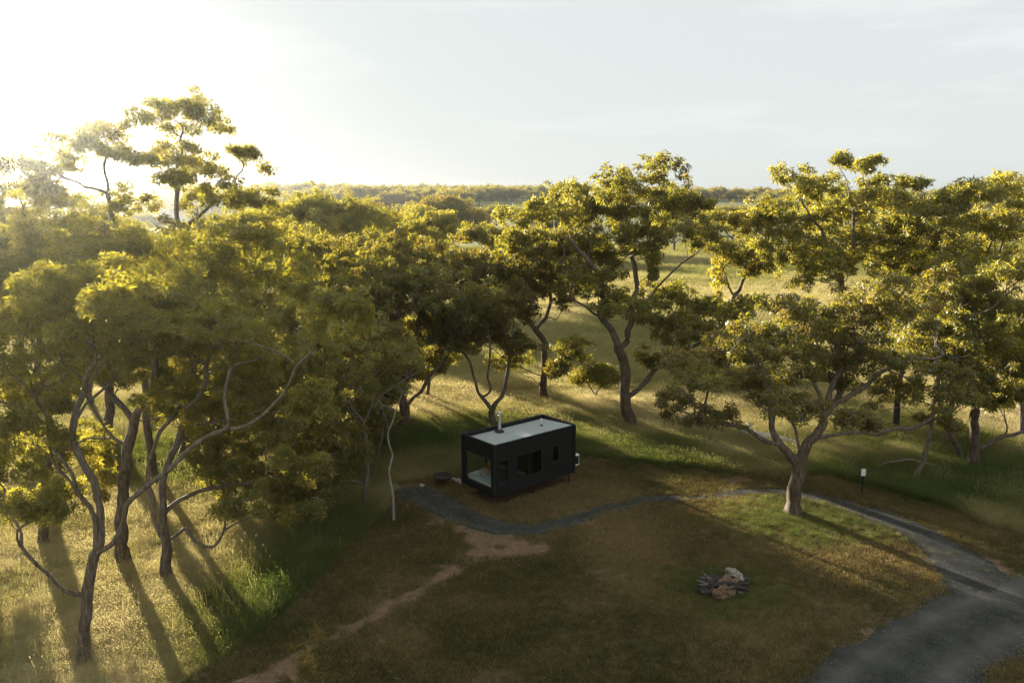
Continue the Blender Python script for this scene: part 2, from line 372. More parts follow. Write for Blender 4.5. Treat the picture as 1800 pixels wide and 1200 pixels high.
def mat_gravel():
    m, nt, out = new_mat('bluestone_gravel'); L = nt.links
    b = N(nt, 'ShaderNodeBsdfPrincipled', Roughness=0.9); b.inputs['Specular IOR Level'].default_value = 0.2
    tc = N(nt, 'ShaderNodeTexCoord')
    v = N(nt, 'ShaderNodeTexVoronoi', Scale=30.0); n = N(nt, 'ShaderNodeTexNoise', Scale=0.8, Detail=7.0, Roughness=0.65)
    L.new(tc.outputs['Object'], v.inputs['Vector']); L.new(tc.outputs['Object'], n.inputs['Vector'])
    sx = N(nt, 'ShaderNodeSeparateColor'); L.new(v.outputs['Color'], sx.inputs[0])
    r = ramp(nt, [(0.0, (0.043, 0.046, 0.044)), (0.6, (0.072, 0.076, 0.071)), (1.0, (0.12, 0.122, 0.114))]); L.new(sx.outputs[0], r.inputs[0])
    r2 = ramp(nt, [(0.35, (0.36, 0.36, 0.34)), (0.65, (0.76, 0.74, 0.69))]); L.new(n.outputs['Fac'], r2.inputs[0])
    mu = nt.nodes.new('ShaderNodeMix'); mu.data_type = 'RGBA'; mu.blend_type = 'MULTIPLY'; mu.inputs[0].default_value = 1
    L.new(r.outputs[0], mu.inputs[6]); L.new(r2.outputs[0], mu.inputs[7])
    at = N(nt, 'ShaderNodeAttribute', attribute_name='track'); mt = N(nt, 'ShaderNodeMath', operation='MULTIPLY'); L.new(at.outputs['Fac'], mt.inputs[0]); L.new(n.outputs['Fac'], mt.inputs[1])
    wm = nt.nodes.new('ShaderNodeMix'); wm.data_type = 'RGBA'; wm.inputs[7].default_value = (0.125, 0.118, 0.104, 1)
    L.new(mt.outputs[0], wm.inputs[0]); L.new(mu.outputs[2], wm.inputs[6]); L.new(wm.outputs[2], b.inputs['Base Color'])
    bp = N(nt, 'ShaderNodeBump', Strength=0.8, Distance=0.02); L.new(v.outputs['Distance'], bp.inputs['Height']); L.new(bp.outputs[0], b.inputs['Normal'])
    L.new(b.outputs[0], out.inputs['Surface']); return m
M['gravel'] = mat_gravel()

def strip_obj(name, pts, z, wob):
    P = np.array(pts, float); k = np.arange(len(P)); t = np.linspace(0, len(P) - 1, (len(P) - 1) * 12 + 1)
    S = np.stack([np.interp(t, k, P[:, i]) for i in range(3)], -1)
    for _ in range(6): S[1:-1] = (S[:-2] + 2 * S[1:-1] + S[2:]) / 4
    T = np.gradient(S[:, :2], axis=0); T /= np.linalg.norm(T, axis=1, keepdims=True); Nn = np.stack([-T[:, 1], T[:, 0]], -1)
    rows = []
    for u in np.linspace(-1, 1, 9):
        p = S[:, :2] + Nn * (u * S[:, 2:3])
        if abs(u) == 1:
            p = p + Nn * (u * (fbm(p[:, 0], p[:, 1], 0.9, 4) - 0.5)[:, None] * wob)
        zz = z - (0.0 if abs(u) < 1 else z + 0.02) + 0.035 * (1 - u * u)
        rows.append(np.column_stack([p, np.full(len(p), zz) + height(p[:, 0], p[:, 1])]))
    V = np.stack(rows, 1); n, w = V.shape[:2]
    uu = np.tile(np.exp(-((np.abs(np.linspace(-1, 1, 9)) - .5) / .22) ** 2), n)
    i = (np.arange(n - 1)[:, None] * w + np.arange(w - 1)[None]).ravel()
    me = np_mesh(name, V.reshape(-1, 3), np.stack([i, i + w, i + w + 1, i + 1], -1), 4, {'track': uu * (1 if name == 'driveway' else .3)}, smooth=True, attr_dom='POINT')
    return tag(link(name, me, M['gravel']), kind='structure')
strip_obj('path', PATH, 0.010, 0.7)
strip_obj('driveway', DRIVE, 0.022, 1.5)
# ------------------------------------------------------------------ cabin
cab = empty('tiny_cabin', (CAB[0], CAB[1], 0), CAB_YAW)
tag(cab, 'black box-shaped tiny cabin with pale corrugated roof and steel flue', 'cabin')
Z0, Z1 = 0.55, 3.20; TH = 0.10
def wall_with_openings(name, along, lo, hi, fixed0, fixed1, opens):
    """a wall slab along 'x' or 'y'; opens = (a0, a1, z0, z1), split into strips so the openings are real holes"""
    bm = bmesh.new()
    cuts = sorted({lo, hi, *[o[0] for o in opens], *[o[1] for o in opens]})
    for a, b in zip(cuts[:-1], cuts[1:]):
        zs = [(Z0, Z1)]
        for o in opens:
            if o[0] <= a + 1e-6 and o[1] >= b - 1e-6:
                zs = [(Z0, o[2]), (o[3], Z1)]
        for c, d in zs:
            if along == 'x': box(bm, a, b, fixed0, fixed1, c, d)
            else: box(bm, fixed0, fixed1, a, b, c, d)
    bmesh.ops.remove_doubles(bm, verts=bm.verts[:], dist=1e-4)
    seen = {}
    for f in bm.faces: seen.setdefault(tuple(round(c, 3) for c in f.calc_center_median()), []).append(f)
    bmesh.ops.delete(bm, geom=[f for fs in seen.values() if len(fs) > 1 for f in fs], context='FACES')
    return link(name, bm_mesh(name, bm), M['black'], cab)
FRONT = [(0.22, 2.36, 0.86, 2.46)]
SIDE = [(0.30, 0.95, 1.00, 2.36), (1.45, 3.20, 1.15, 2.40), (3.95, 4.45, 1.50, 2.42)]
FAR = [(0.18, 1.55, 0.98, 2.46), (3.6, 4.6, 1.2, 2.4)]
w_front = wall_with_openings('front_wall', 'y', 0, CW, 0.0, TH, FRONT)
w_side = wall_with_openings('side_wall', 'x', TH, CL - TH, 0.0, TH, SIDE)
w_far = wall_with_openings('side_wall', 'x', TH, CL - TH, CW - TH, CW, FAR)
w_back = wall_with_openings('back_wall', 'y', 0, CW, CL - TH, CL, [])
def window(along, a0, a1, z0, z1, f0, mull=(), outward=-1, glass='glass'):
    """frame proud of the wall by 1.5 cm, one pane per bay"""
    ft = 0.045; y0, y1 = (f0 - 0.015, f0 + TH - 0.02) if outward < 0 else (f0 - TH + 0.02, f0 + 0.015)
    bm = bmesh.new()
    def bx(a, b, c, d):
        if along == 'x': box(bm, a, b, y0, y1, c, d)
        else: box(bm, y0, y1, a, b, c, d)
    bx(a0 + 0.002, a0 + ft, z0 + 0.002, z1 - 0.002); bx(a1 - ft, a1 - 0.002, z0 + 0.002, z1 - 0.002)
    bx(a0 + ft, a1 - ft, z0 + 0.002, z0 + ft); bx(a0 + ft, a1 - ft, z1 - ft, z1 - 0.002)
    for mm in mull: bx(mm - 0.025, mm + 0.025, z0 + ft, z1 - ft)
    fr = link('window', bm_mesh('window', bm), M['trim'], cab)
    ed = [a0 + ft] + list(mull) + [a1 - ft]
    for a, b in zip(ed[:-1], ed[1:]):
        ym = (y0 + y1) / 2
        d = (a, b, ym - 0.003, ym + 0.003, z0 + ft, z1 - ft) if along == 'x' else (ym - 0.003, ym + 0.003, a, b, z0 + ft, z1 - ft)
        box_obj('pane', d, M[glass], fr)
window('y', *FRONT[0], 0.0)
for q, mu in ((0, ()), (1, (2.30,)), (2, ())): window('x', *SIDE[q], 0.0, mull=mu, glass='tinted')
window('x', *FAR[0], CW, outward=1); window('x', *FAR[1], CW, outward=1)
# corner posts and sill/head trims stand 2 cm proud of the cladding
for x, y in ((0, 0), (0, CW), (CL, 0), (CL, CW)):
    box_obj('corner_post', (x - 0.05, x + 0.05, y - 0.05, y + 0.05, Z0 - 0.03, Z1 + 0.03), M['trim'], cab, 0.006)
box_obj('floor', (0.101, CL - 0.101, 0.101, CW - 0.101, Z0 + 0.003, Z0 + 0.08), M['timber'], cab)
box_obj('ceiling', (0.101, CL - 0.101, 0.101, CW - 0.101, 2.72, 2.78), M['timber'], cab)
box_obj('partition', (2.62, 2.68, 0.102, CW - 0.102, Z0 + 0.081, 2.718), M['timber'], cab)
box_obj('partition', (3.70, 3.76, 0.102, CW - 0.102, Z0 + 0.081, 2.718), M['timber'], cab)
# roof: two corrugated sheets falling to the far side, inside a raised parapet
def sheet(x0, x1, dz):
    n = int((x1 - x0) / 0.0175); xs = np.linspace(x0, x1, n); ys = np.array([0.03, 0.9, 1.7, CW - 0.11])
    V = []
    for y in ys:
        z = 3.195 - 0.16 * (y / CW) + dz
        V.append(np.stack([xs, np.full(n, y), z + 0.016 * np.sin(xs * 2 * math.pi / 0.14)], -1))
    V = np.concatenate(V); i = (np.arange(3)[:, None] * n + np.arange(n - 1)[None]).ravel()
    return link('roof_sheet', np_mesh('roof_sheet', V, np.stack([i, i + 1, i + n + 1, i + n], -1), 4, smooth=True), M['roof'], cab)
sheet(0.07, 2.66, 0.0); sheet(2.60, CL - 0.11, 0.006)
for d in ((-0.03, 0.06, 0.056, CW - 0.056, 3.195, 3.245), (CL - 0.10, CL + 0.03, 0.056, CW - 0.056, 3.19, 3.27), (-0.03, CL + 0.03, CW - 0.10, CW + 0.03, 3.201, 3.262), (-0.03, CL + 0.03, -0.03, 0.05, 3.199, 3.235)):
    box_obj('parapet', d, M['trim'], cab, 0.004)
fl = tube_obj('flue', [(1.95, 1.95, 3.05), (1.95, 1.95, 3.2), (1.95, 1.95, 3.95), (1.95, 1.95, 4.02)], [0.085, 0.085, 0.085, 0.085], M['flue'], cab, 18)
tube_obj('cowl', [(1.95, 1.95, 4.06), (1.95, 1.95, 4.10), (1.95, 1.95, 4.20), (1.95, 1.95, 4.22)], [0.115, 0.12, 0.12, 0.08], M['flue'], fl, 18)
tube_obj('flashing', [(1.95, 1.95, 3.10), (1.95, 1.95, 3.16), (1.95, 1.95, 3.24)], [0.25, 0.24, 0.13], M['trim'], fl, 18)
for k in range(3):
    a = k * 2.1; tube_obj('cowl_strut', [(1.95 + .1 * math.cos(a), 1.95 + .1 * math.sin(a), 3.99), (1.95 + .12 * math.cos(a), 1.95 + .12 * math.sin(a), 4.09)], [.008, .008], M['flue'], fl, 5)
vp = tube_obj('vent_pipe', [(4.35, 1.3, 3.05), (4.35, 1.3, 3.40), (4.35, 1.3, 3.52)], [0.03, 0.03, 0.03], M['white'], cab, 10)
tube_obj('flashing', [(4.35, 1.3, 3.12), (4.35, 1.3, 3.16), (4.35, 1.3, 3.19)], [0.10, 0.09, 0.04], M['trim'], vp, 12)
# trailer frame and legs
for y in (0.42, 2.18):
    box_obj('chassis_rail', (0.15, CL - 0.12, y - 0.06, y + 0.06, 0.38, 0.547), M['post'], cab, 0.005)
for x in (0.5, 1.9, 3.4, 4.9):
    box_obj('cross_member', (x - 0.04, x + 0.04, 0.482, 2.118, 0.42, 0.546), M['post'], cab)
for x, y in ((0.92, 0.10), (0.62, 1.98), (5.35, 0.16), (5.45, 2.36), (2.9, 0.30), (2.9, 2.30)):
    l = tube_obj('leg', [(x, y, 0.03), (x, y, 0.544)], [0.035, 0.035], M['post'], cab, 10)
    box_obj('foot', (x - 0.11, x + 0.11, y - 0.11, y + 0.11, -0.01, 0.028), M['post'], l)
# air conditioner on the end wall
ac = box_obj('air_conditioner', (CL + 0.036, CL + 0.40, 0.02, 0.86, 0.88, 1.50), M['white'], cab, 0.02)
bm = bmesh.new()
for r in (0.10, 0.16, 0.22):
    for t in range(20):
        a, b = t * math.pi / 10, (t + 1) * math.pi / 10
        q = [bm.verts.new((CL + 0.403, 0.40 + rr * math.cos(w), 1.19 + rr * math.sin(w))) for rr, w in ((r, a), (r, b), (r + .02, b), (r + .02, a))]
        bm.faces.new(q)
link('fan_grille', bm_mesh('fan_grille', bm), M['trim'], ac)
box_obj('side_louvre', (CL + 0.09, CL + 0.35, 0.010, 0.0195, 0.96, 1.42), M['trim'], ac)
for y in (0.15, 0.72): box_obj('bracket', (CL + 0.036, CL + 0.38, y - .02, y + .02, 0.84, 0.879), M['post'], ac)
tube_obj('refrigerant_pipe', [(CL + .06, .95, 1.3), (CL + .06, 1.05, 1.2), (CL + .06, 1.05, .56)], [.02, .02, .02], M['white'], ac, 6)

# interior: bed and its bedding, a person on it, a low shelf
bed = empty('bed', (0, 0, 0)); bed.matrix_world = Matrix.Translation((CAB[0], CAB[1], 0)) @ Matrix.Rotation(CAB_YAW, 4, 'Z')
tag(bed, 'wide bed with pale linen behind the cabin front window', 'bed')
box_obj('base', (0.16, 2.30, 0.14, CW - 0.14, Z0 + 0.082, 0.86), M['timber'], bed, 0.01)
box_obj('mattress', (0.17, 2.26, 0.15, CW - 0.15, 0.862, 1.06), M['pillow'], bed, 0.05)
gxs = np.linspace(0.165, 2.0, 34); gys = np.linspace(0.13, CW - 0.13, 40); GX, GY = np.meshgrid(gxs, gys)
GZ = 1.075 + 0.07 * fbm(GX, GY, 0.33, 4) - 0.10 * (np.abs(GY - CW / 2) > 1.13)
i = (np.arange(39)[:, None] * 34 + np.arange(33)[None]).ravel()
link('duvet', np_mesh('duvet', np.stack([GX, GY, GZ], -1).reshape(-1, 3), np.stack([i, i + 1, i + 35, i + 34], -1), 4, smooth=True), M['linen'], bed)
for k, y in enumerate((0.55, 1.95)):
    p = box_obj('pillow', (2.02, 2.36, y - .34, y + .34, 1.06, 1.22), M['pillow'], bed, 0.07); p.data.polygons.foreach_set('use_smooth', [True] * len(p.data.polygons))

skin_m = mat_simple('skin', (0.46, 0.27, 0.19), 0.55, noise=0.08); hair_m = mat_simple('dark_hair', (0.02, 0.014, 0.010), 0.6, noise=0.3, scale=20)
top_m = mat_simple('rust_knit', (0.36, 0.13, 0.05), 0.9, noise=0.15, scale=12); trouser_m = mat_simple('cream_trousers', (0.55, 0.47, 0.36), 0.9, noise=0.1)
def skinned(name, J, E, R, mat, parent, sub=2):
    me = bpy.data.meshes.new(name); me.from_pydata(J, E, []); me.update()
    o = bpy.data.objects.new(name, me); col.objects.link(o); o.parent = parent
    s = o.modifiers.new('skin', 'SKIN'); s.use_smooth_shade = True
    for d, r in zip(me.skin_vertices[0].data, R): d.radius = (r, r) if not isinstance(r, tuple) else r
    me.skin_vertices[0].data[0].use_root = True
    su = o.modifiers.new('sub', 'SUBSURF'); su.levels = sub; su.render_levels = sub
    me.materials.append(mat); return o
# seated on the duvet, knees drawn up, facing the window (local -x)
person = empty('person'); person.matrix_world = Matrix.Translation((CAB[0], CAB[1], 0)) @ Matrix.Rotation(CAB_YAW, 4, 'Z') @ Matrix.Translation((0.92, 1.52, 1.24))
tag(person, 'person in rust top sitting on the bed behind the cabin window', 'person')
J = [(0,0,0),(-.01,0,.16),(.02,0,.34),(.02,0,.46),(.0,0,.54),(-.02,0,.66),(-.02,0,.74),
     (.02,.17,.42),(-.12,.23,.22),(-.30,.17,.20),(-.38,.14,.22),(.02,-.17,.42),(-.12,-.23,.22),(-.30,-.17,.20),(-.38,-.14,.22),
     (-.02,.10,-.02),(-.36,.13,.26),(-.48,.12,-.08),(-.62,.12,-.12),(-.02,-.10,-.02),(-.38,-.13,.24),(-.50,-.12,-.08),(-.64,-.12,-.12)]
E_ = [(0,1),(1,2),(2,3),(3,4),(4,5),(5,6),(3,7),(7,8),(8,9),(9,10),(3,11),(11,12),(12,13),(13,14),(0,15),(15,16),(16,17),(17,18),(0,19),(19,20),(20,21),(21,22)]
R_ = [(.13,.12),(.12,.10),(.13,.10),(.08,.07),.052,(.085,.095),(.07,.08),.06,.045,.036,.034,.06,.045,.036,.034,.085,.062,.045,.035,.085,.062,.045,.035]
body = skinned('body', J, E_, R_, skin_m, person)
skinned('jumper', [(0,0,.02),(-.01,0,.16),(.02,0,.34),(.02,0,.45),(.02,.17,.42),(-.12,.23,.22),(-.27,.18,.20),(.02,-.17,.42),(-.12,-.23,.22),(-.27,-.18,.20)],
        [(0,1),(1,2),(2,3),(3,4),(4,5),(5,6),(3,7),(7,8),(8,9)], [(.15,.14),(.14,.12),(.15,.12),(.09,.09),.075,.06,.05,.075,.06,.05], top_m, person)
skinned('trousers', [(0,0,0),(-.02,.10,-.02),(-.36,.13,.26),(-.47,.12,-.03),(-.02,-.10,-.02),(-.38,-.13,.24),(-.49,-.12,-.03)],
        [(0,1),(1,2),(2,3),(0,4),(4,5),(5,6)], [(.15,.13),.10,.076,.058,.10,.076,.058], trouser_m, person)
skinned('hair', [(.03,0,.72),(.06,0,.62),(.07,0,.48),(-.02,0,.77)], [(0,1),(1,2),(0,3)], [.10,.085,.05,.075], hair_m, person)
for s in (-1, 1):
    for q in range(4):
        tube_obj('finger', [(-.40, s * (.125 + .018 * q), .225), (-.45, s * (.12 + .018 * q), .215), (-.475, s * (.118 + .018 * q), .19)], [.010, .009, .007], skin_m, person, 6)
    tube_obj('thumb', [(-.385, s * .115, .23), (-.42, s * .09, .235), (-.445, s * .085, .225)], [.012, .010, .008], skin_m, person, 6)
    bm = bmesh.new(); bmesh.ops.create_icosphere(bm, subdivisions=2, radius=.012, matrix=Matrix.Translation((-.105, s * .032, .675)))
    link('eye', bm_mesh('eye', bm), hair_m, person)
    bm = bmesh.new(); bmesh.ops.create_icosphere(bm, subdivisions=2, radius=.03, matrix=Matrix.Translation((-.01, s * .092, .665)) @ Matrix.Diagonal((.6, .4, 1, 1)))
    link('ear', bm_mesh('ear', bm), skin_m, person)
bm = bmesh.new(); bmesh.ops.create_icosphere(bm, subdivisions=2, radius=.02, matrix=Matrix.Translation((-.118, 0, .648)) @ Matrix.Diagonal((.8, .6, 1.2, 1)))
link('nose', bm_mesh('nose', bm), skin_m, person)
box_obj('mouth', (-.112, -.100, -.022, .022, .610, .618), top_m, person)
# ------------------------------------------------------------------ trees
def grow(chains, clumps, R, rng, tips_per=11.0, r0=0.013, bf=0.5, seg=0.55, crook=0.065):
    """skeleton from guide chains + clump points; returns wood tubes and leaf tips"""
    pos = []; par = []; plen = []
    wl = [0.3]
    def add(p, parent):
        pos.append(np.asarray(p, float)); par.append(parent)
        plen.append(0.0 if parent < 0 else plen[parent] + wl[0] * float(np.linalg.norm(pos[-1] - pos[parent]))); return len(pos) - 1
    def run(parent, q, crk):
        p = pos[parent]; q = np.asarray(q, float); v = q - p; L = float(np.linalg.norm(v))
        n = max(1, int(round(L / seg))); new = []; last = parent
        pe = np.cross(v / (L + 1e-9), rng.normal(size=3)); pe /= np.linalg.norm(pe) + 1e-9
        pe2 = np.cross(v / (L + 1e-9), pe)
        a1, a2 = rng.normal(0, crk, 2) * min(L, 3.0); sag = 0.10 * L * (1 if crk > 0 else 0) * rng.uniform(0.2, 1)
        for k in range(1, n + 1):
            t = k / n; w = math.sin(math.pi * t)
            pt = p + v * t + pe * a1 * w + pe2 * a2 * math.sin(2 * math.pi * t) * 0.7 + np.array([0, 0, sag * w])
            if 0 < k < n: pt = pt + rng.normal(0, 0.085, 3) * min(1, L)
            last = add(pt, last); new.append(last)
        return new
    tr = chains[0]; cur = add(tr[0], -1)
    for q in tr[1:]: cur = run(cur, q, 0.015)[-1]
    ntr = len(pos)
    for g in chains[1:]:
        q = np.array(g[0]); d = [np.linalg.norm(p - q) + 2.0 * max(0.0, p[2] - q[2] + 0.3) + (0.0 if i < ntr else 0.25) for i, p in enumerate(pos)]
        cur = int(np.argmin(d))
        for q in g: cur = run(cur, q, 0.03)[-1]
    hubs = []; tips = []; tipc = []; wl[0] = 1.0; flat = rng.uniform(.8, 1.45)
    for ci, (x, y, z, r, hh) in enumerate(clumps):
        z = max(z, 1.3)
        if hh:
            n = max(6, int(tips_per * r * hh * 1.6)); hubs.append((x, y, z + hh * 0.8))
            u = rng.uniform(-1, 1, n); a = rng.uniform(0, 6.283, n); q = np.sqrt(rng.uniform(0, 1, n)) * r * (0.55 + 0.45 * u)
            pts = np.stack([x + q * np.cos(a), y + q * np.sin(a), z + u * hh], -1)
        else:
            n = max(5, int(tips_per * r * r)); hubs.append((x, y, z - 0.42 * r))
            m = int(np.clip(3 + 3.2 * r, 3, 11)); sub = np.arange(n) % m
            a = np.arange(m) * 2.4 + rng.uniform(0, 6.283) + rng.normal(0, .35, m); q = np.sqrt((np.arange(m) + rng.uniform(.1, .9, m)) / m)
            sx = x + q * r * .86 * np.cos(a); sy = y + q * r * .86 * np.sin(a)
            sz = z + flat * r * (.62 * np.sqrt(np.maximum(0, 1 - q * q)) - .22 + rng.normal(0, .17, m)); rs = r * rng.uniform(.20, .42, m)
            g = rng.normal(size=(n, 3)); g /= np.maximum(1, np.linalg.norm(g, axis=1, keepdims=True) / 1.35)
            pts = np.stack([sx[sub] + g[:, 0] * rs[sub], sy[sub] + g[:, 1] * rs[sub], sz[sub] + g[:, 2] * rs[sub] * .62 * flat], -1)
            st = rng.uniform(0, 1, n) < .10; dv = pts - np.array([x, y, z]); pts[st] += (dv * rng.uniform(.15, .5, (n, 1)) + np.array([0, 0, .12 * r]))[st]
        tips.append(pts); tipc += [ci] * n
    tip_nodes = []
    def prim(T, final):
        T = np.asarray(T, float); todo = np.ones(len(T), bool); best = np.full(len(T), 1e9); bn = np.zeros(len(T), int)
        out = [0] * len(T)
        def upd(ids):
            for i in ids:
                if pos[i][2] < 0.9: continue
                dv = T - pos[i]; c = np.linalg.norm(dv, axis=1); c = c + 0.35 * np.maximum(0, -dv[:, 2]) + bf * plen[i]
                m = c < best; best[m] = c[m]; bn[m] = i
        upd(range(len(pos)))
        for _ in range(len(T)):
            k = int(np.argmin(np.where(todo, best, 1e18))); todo[k] = False
            new = run(int(bn[k]), T[k], crook); out[k] = new[-1]; upd(new)
        return out
    prim(hubs, False) if hubs else None
    if tips: tip_nodes = prim(np.concatenate(tips), True)
    n = len(pos); cnt = np.zeros(n); kids = [[] for _ in range(n)]
    for i in range(n):
        if par[i] >= 0: kids[par[i]].append(i)
    for i in range(n - 1, -1, -1):
        if not kids[i]: cnt[i] = 1
        if par[i] >= 0: cnt[par[i]] += cnt[i]
    e = math.log(max(2.0, cnt[0])) / math.log(max(1.5, R / r0)); rad = r0 * cnt ** (1 / e); ta = np.array(plen) / (max(plen) + 1e-6); rad = np.maximum(r0 * .8, rad * (1 - .70 * np.clip(ta * 1.5 - .1, 0, 1)))
    P = np.array(pos); Vs = []; Qs = []; off = 0; rb = []
    stack = [(0, None)]
    while stack:
        s, p0 = stack.pop(); ch = [] if p0 is None else [p0]; i = s
        while True:
            ch.append(i)
            if not kids[i]: break
            k = sorted(kids[i], key=lambda j: -cnt[j])
            for j in k[1:]: stack.append((j, i))
            i = k[0]
        if len(ch) < 2: continue
        pp = P[ch]; rr = rad[ch].copy()
        if p0 is not None: rr[0] = min(rr[0], rr[1] * 1.25)
        mr = rr.max()
        if mr > 0.03 and len(pp) > 2:
            t = np.linspace(0, len(pp) - 1, (len(pp) - 1) * 2 + 1); k = np.arange(len(pp))
            sm = np.stack([np.interp(t, k, pp[:, c]) for c in range(3)], -1); sm[1:-1] = (sm[:-2] + 2 * sm[1:-1] + sm[2:]) / 4
            rr = np.interp(t, k, rr); pp = sm
        if p0 is None:
            rr = rr * (1 + 0.40 * np.exp(-np.maximum(pp[:, 2], 0) / 0.45))
        if len(rr) > 3: rr = rr * (1 + rng.normal(0, 0.05, len(rr)))
        sides = 10 if mr > 0.16 else 6 if mr > 0.05 else 4 if mr > 0.022 else 3
        v, q = tube(pp, rr, sides)
        if p0 is None:
            a = np.arctan2(v[:, 1] - np.repeat(pp[:, 1], sides), v[:, 0] - np.repeat(pp[:, 0], sides))
            fl = 1 + (0.16 * np.exp(-np.maximum(v[:, 2], 0) / 0.8) + 0.05) * np.sin(a * 5 + v[:, 2] * 0.8)
            c = np.repeat(pp, sides, axis=0); v = c + (v - c) * fl[:, None]
        Vs.append(v); Qs.append(q + off); off += len(v); rb.append(np.repeat(np.clip((rr - 0.05) / 0.22, 0, 1), sides) * np.clip(1.15 - v[:, 2] / 9, 0.15, 1))
    return (np.concatenate(Vs), np.concatenate(Qs), np.concatenate(rb)), (P[tip_nodes] if len(tip_nodes) else np.zeros((0, 3))), np.array(tipc)

def leaves(tips, tipc, clumps, rng, per, size, tint, spread=0.36):
    n = len(tips) * per
    c = np.repeat(tips, per, axis=0); ci = np.repeat(tipc, per)
    hang = np.array([1.0 if cl[4] else 0.0 for cl in clumps])[ci]
    g = rng.normal(size=(n, 3)); g /= np.maximum(1, np.linalg.norm(g, axis=1, keepdims=True) / 1.6)
    base = c + g * np.stack([np.full(n, spread), np.full(n, spread), np.full(n, spread * 0.7)], -1)
    d = rng.normal(size=(n, 3)) * 0.62; d[:, 2] -= 0.35 + hang * 1.6; d /= np.linalg.norm(d, axis=1, keepdims=True)
    s = np.cross(d, rng.normal(size=(n, 3))); s /= np.linalg.norm(s, axis=1, keepdims=True) + 1e-9
    L = rng.uniform(0.7, 1.35, n) * size; w = L * rng.uniform(0.15, 0.21, n)
    V = np.empty((n, 3, 3)); V[:, 0] = base - s * w[:, None] + d * (L * 0.2)[:, None]; V[:, 1] = base + s * w[:, None] ; V[:, 2] = base + d * L[:, None]
    ct = rng.normal(0, 0.10, len(clumps)) + np.array([0.28 if cl[4] else 0 for cl in clumps])
    tipt = rng.normal(0, 0.08, len(tips))
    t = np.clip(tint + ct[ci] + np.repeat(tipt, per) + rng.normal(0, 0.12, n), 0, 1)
    return V.reshape(-1, 3), np.arange(n * 3).reshape(-1, 3), t

def make_tree(name, base, R, chains, clumps, seed, dens=1.0, tint=0.5, per=110, size=0.21, tips_per=11.0, spread=0.36, bf=0.5, bark=None, crown=True, sats=5, bare=0.06):
    rng = np.random.default_rng(seed)
    extra = []
    for x, y, z, r, hh in clumps:
        if hh or r < 0.5: continue
        for q in range(sats):
            a = rng.uniform(0, 6.283); d = r * rng.uniform(0.6, 1.35)
            extra.append([x + d * math.cos(a), y + d * math.sin(a), z + r * rng.uniform(-0.5, 0.45), r * rng.uniform(0.32, 0.56), 0])
    clumps = list(clumps) + extra
    (V, Q, rb), tips, tc = grow(chains, clumps, R, rng, tips_per=tips_per, bf=bf)
    root = empty(name, (base[0], base[1], float(height(base[0], base[1]))))
    link('trunk', np_mesh('trunk', V, Q, 4, {'rough_bark': rb}, smooth=True, attr_dom='POINT'), bark or M['bark'], root)
    if crown and len(tips):
        kp = rng.uniform(0, 1, len(tips)) > bare; tips, tc = tips[kp], tc[kp]
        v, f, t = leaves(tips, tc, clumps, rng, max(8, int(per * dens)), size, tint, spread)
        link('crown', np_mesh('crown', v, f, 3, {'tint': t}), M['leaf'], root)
    return root

LABELS = {
 'L1': 'near gum with pale crooked forked trunk and a long low side limb, in golden grass',
 'L2': 'thick straight-boled gum between two forked gums in golden grass',
 'L3': 'twin-stemmed gum with contorted low dead limb at the edge of the long grass',
 'L4': 'hazy gum with leaning rough trunk deep in the sunlit golden grass',
 'L6': 'slim dark gum with bushy low foliage next to the white bare sapling',
 'L7': 'bushy gum with foliage down to the grass beside the mown yard',
 'L5': 'bare whitish sapling trunk with a few twigs beside the gravel path end',
 'L5b': 'short leaning sapling in green grass behind the bare white trunk',
 'L8': 'many-stemmed spreading gum with fanned trunks in shade behind the fire pit',
 'L9': 'small dark gum with three splayed stems right behind the cabin flue',
 'L10': 'dark straight-trunked gum with leafy low shoots in the meadow behind the cabin',
 'C': 'large spreading gum with thick trunk and hanging mistletoe, behind the cabin end',
 'C2': 'slender gum with a hanging mistletoe column behind the big spreading gum',
 'R0': 'broad gnarled gum with flaking trunk and bare tangled limbs beside the gravel path',
 'R1': 'gum with pale trunk and a heavy limb bent low over the green grass',
 'R2': 'pale gum leaning towards the big gnarled gum, beside a low bent limb',
 'R3': 'thin leaning gum with curved trunk at the long grass edge by the sign',
 'R4': 'pale slim gum standing behind the leaning pair in dry grass',
 'R5': 'tall gum with airy separate tufts rising above the horizon behind the gnarled gum',
 'R6': 'dense dark-domed gum with golden top behind the low bent limb',
 'U1': 'low bushy gum filling the shade behind the bare white sapling',
 'U2': 'low dense gum in the dark understorey behind the bushy gum by the yard',
 'R7': 'mid-sized gum filling the gap between the airy tall gum and the domed gum',
 'R8': 'leafy gum hanging over the low bent limb at the meadow edge',
 'TL': 'tallest gum with a flat umbrella top standing out against the sky',
 'TL2': 'glowing hazy gum with umbrella crown next to the tallest gum, against the bright sky',
 'TL3': 'washed-out gum at the end of the skyline row, deepest in the sun haze'}
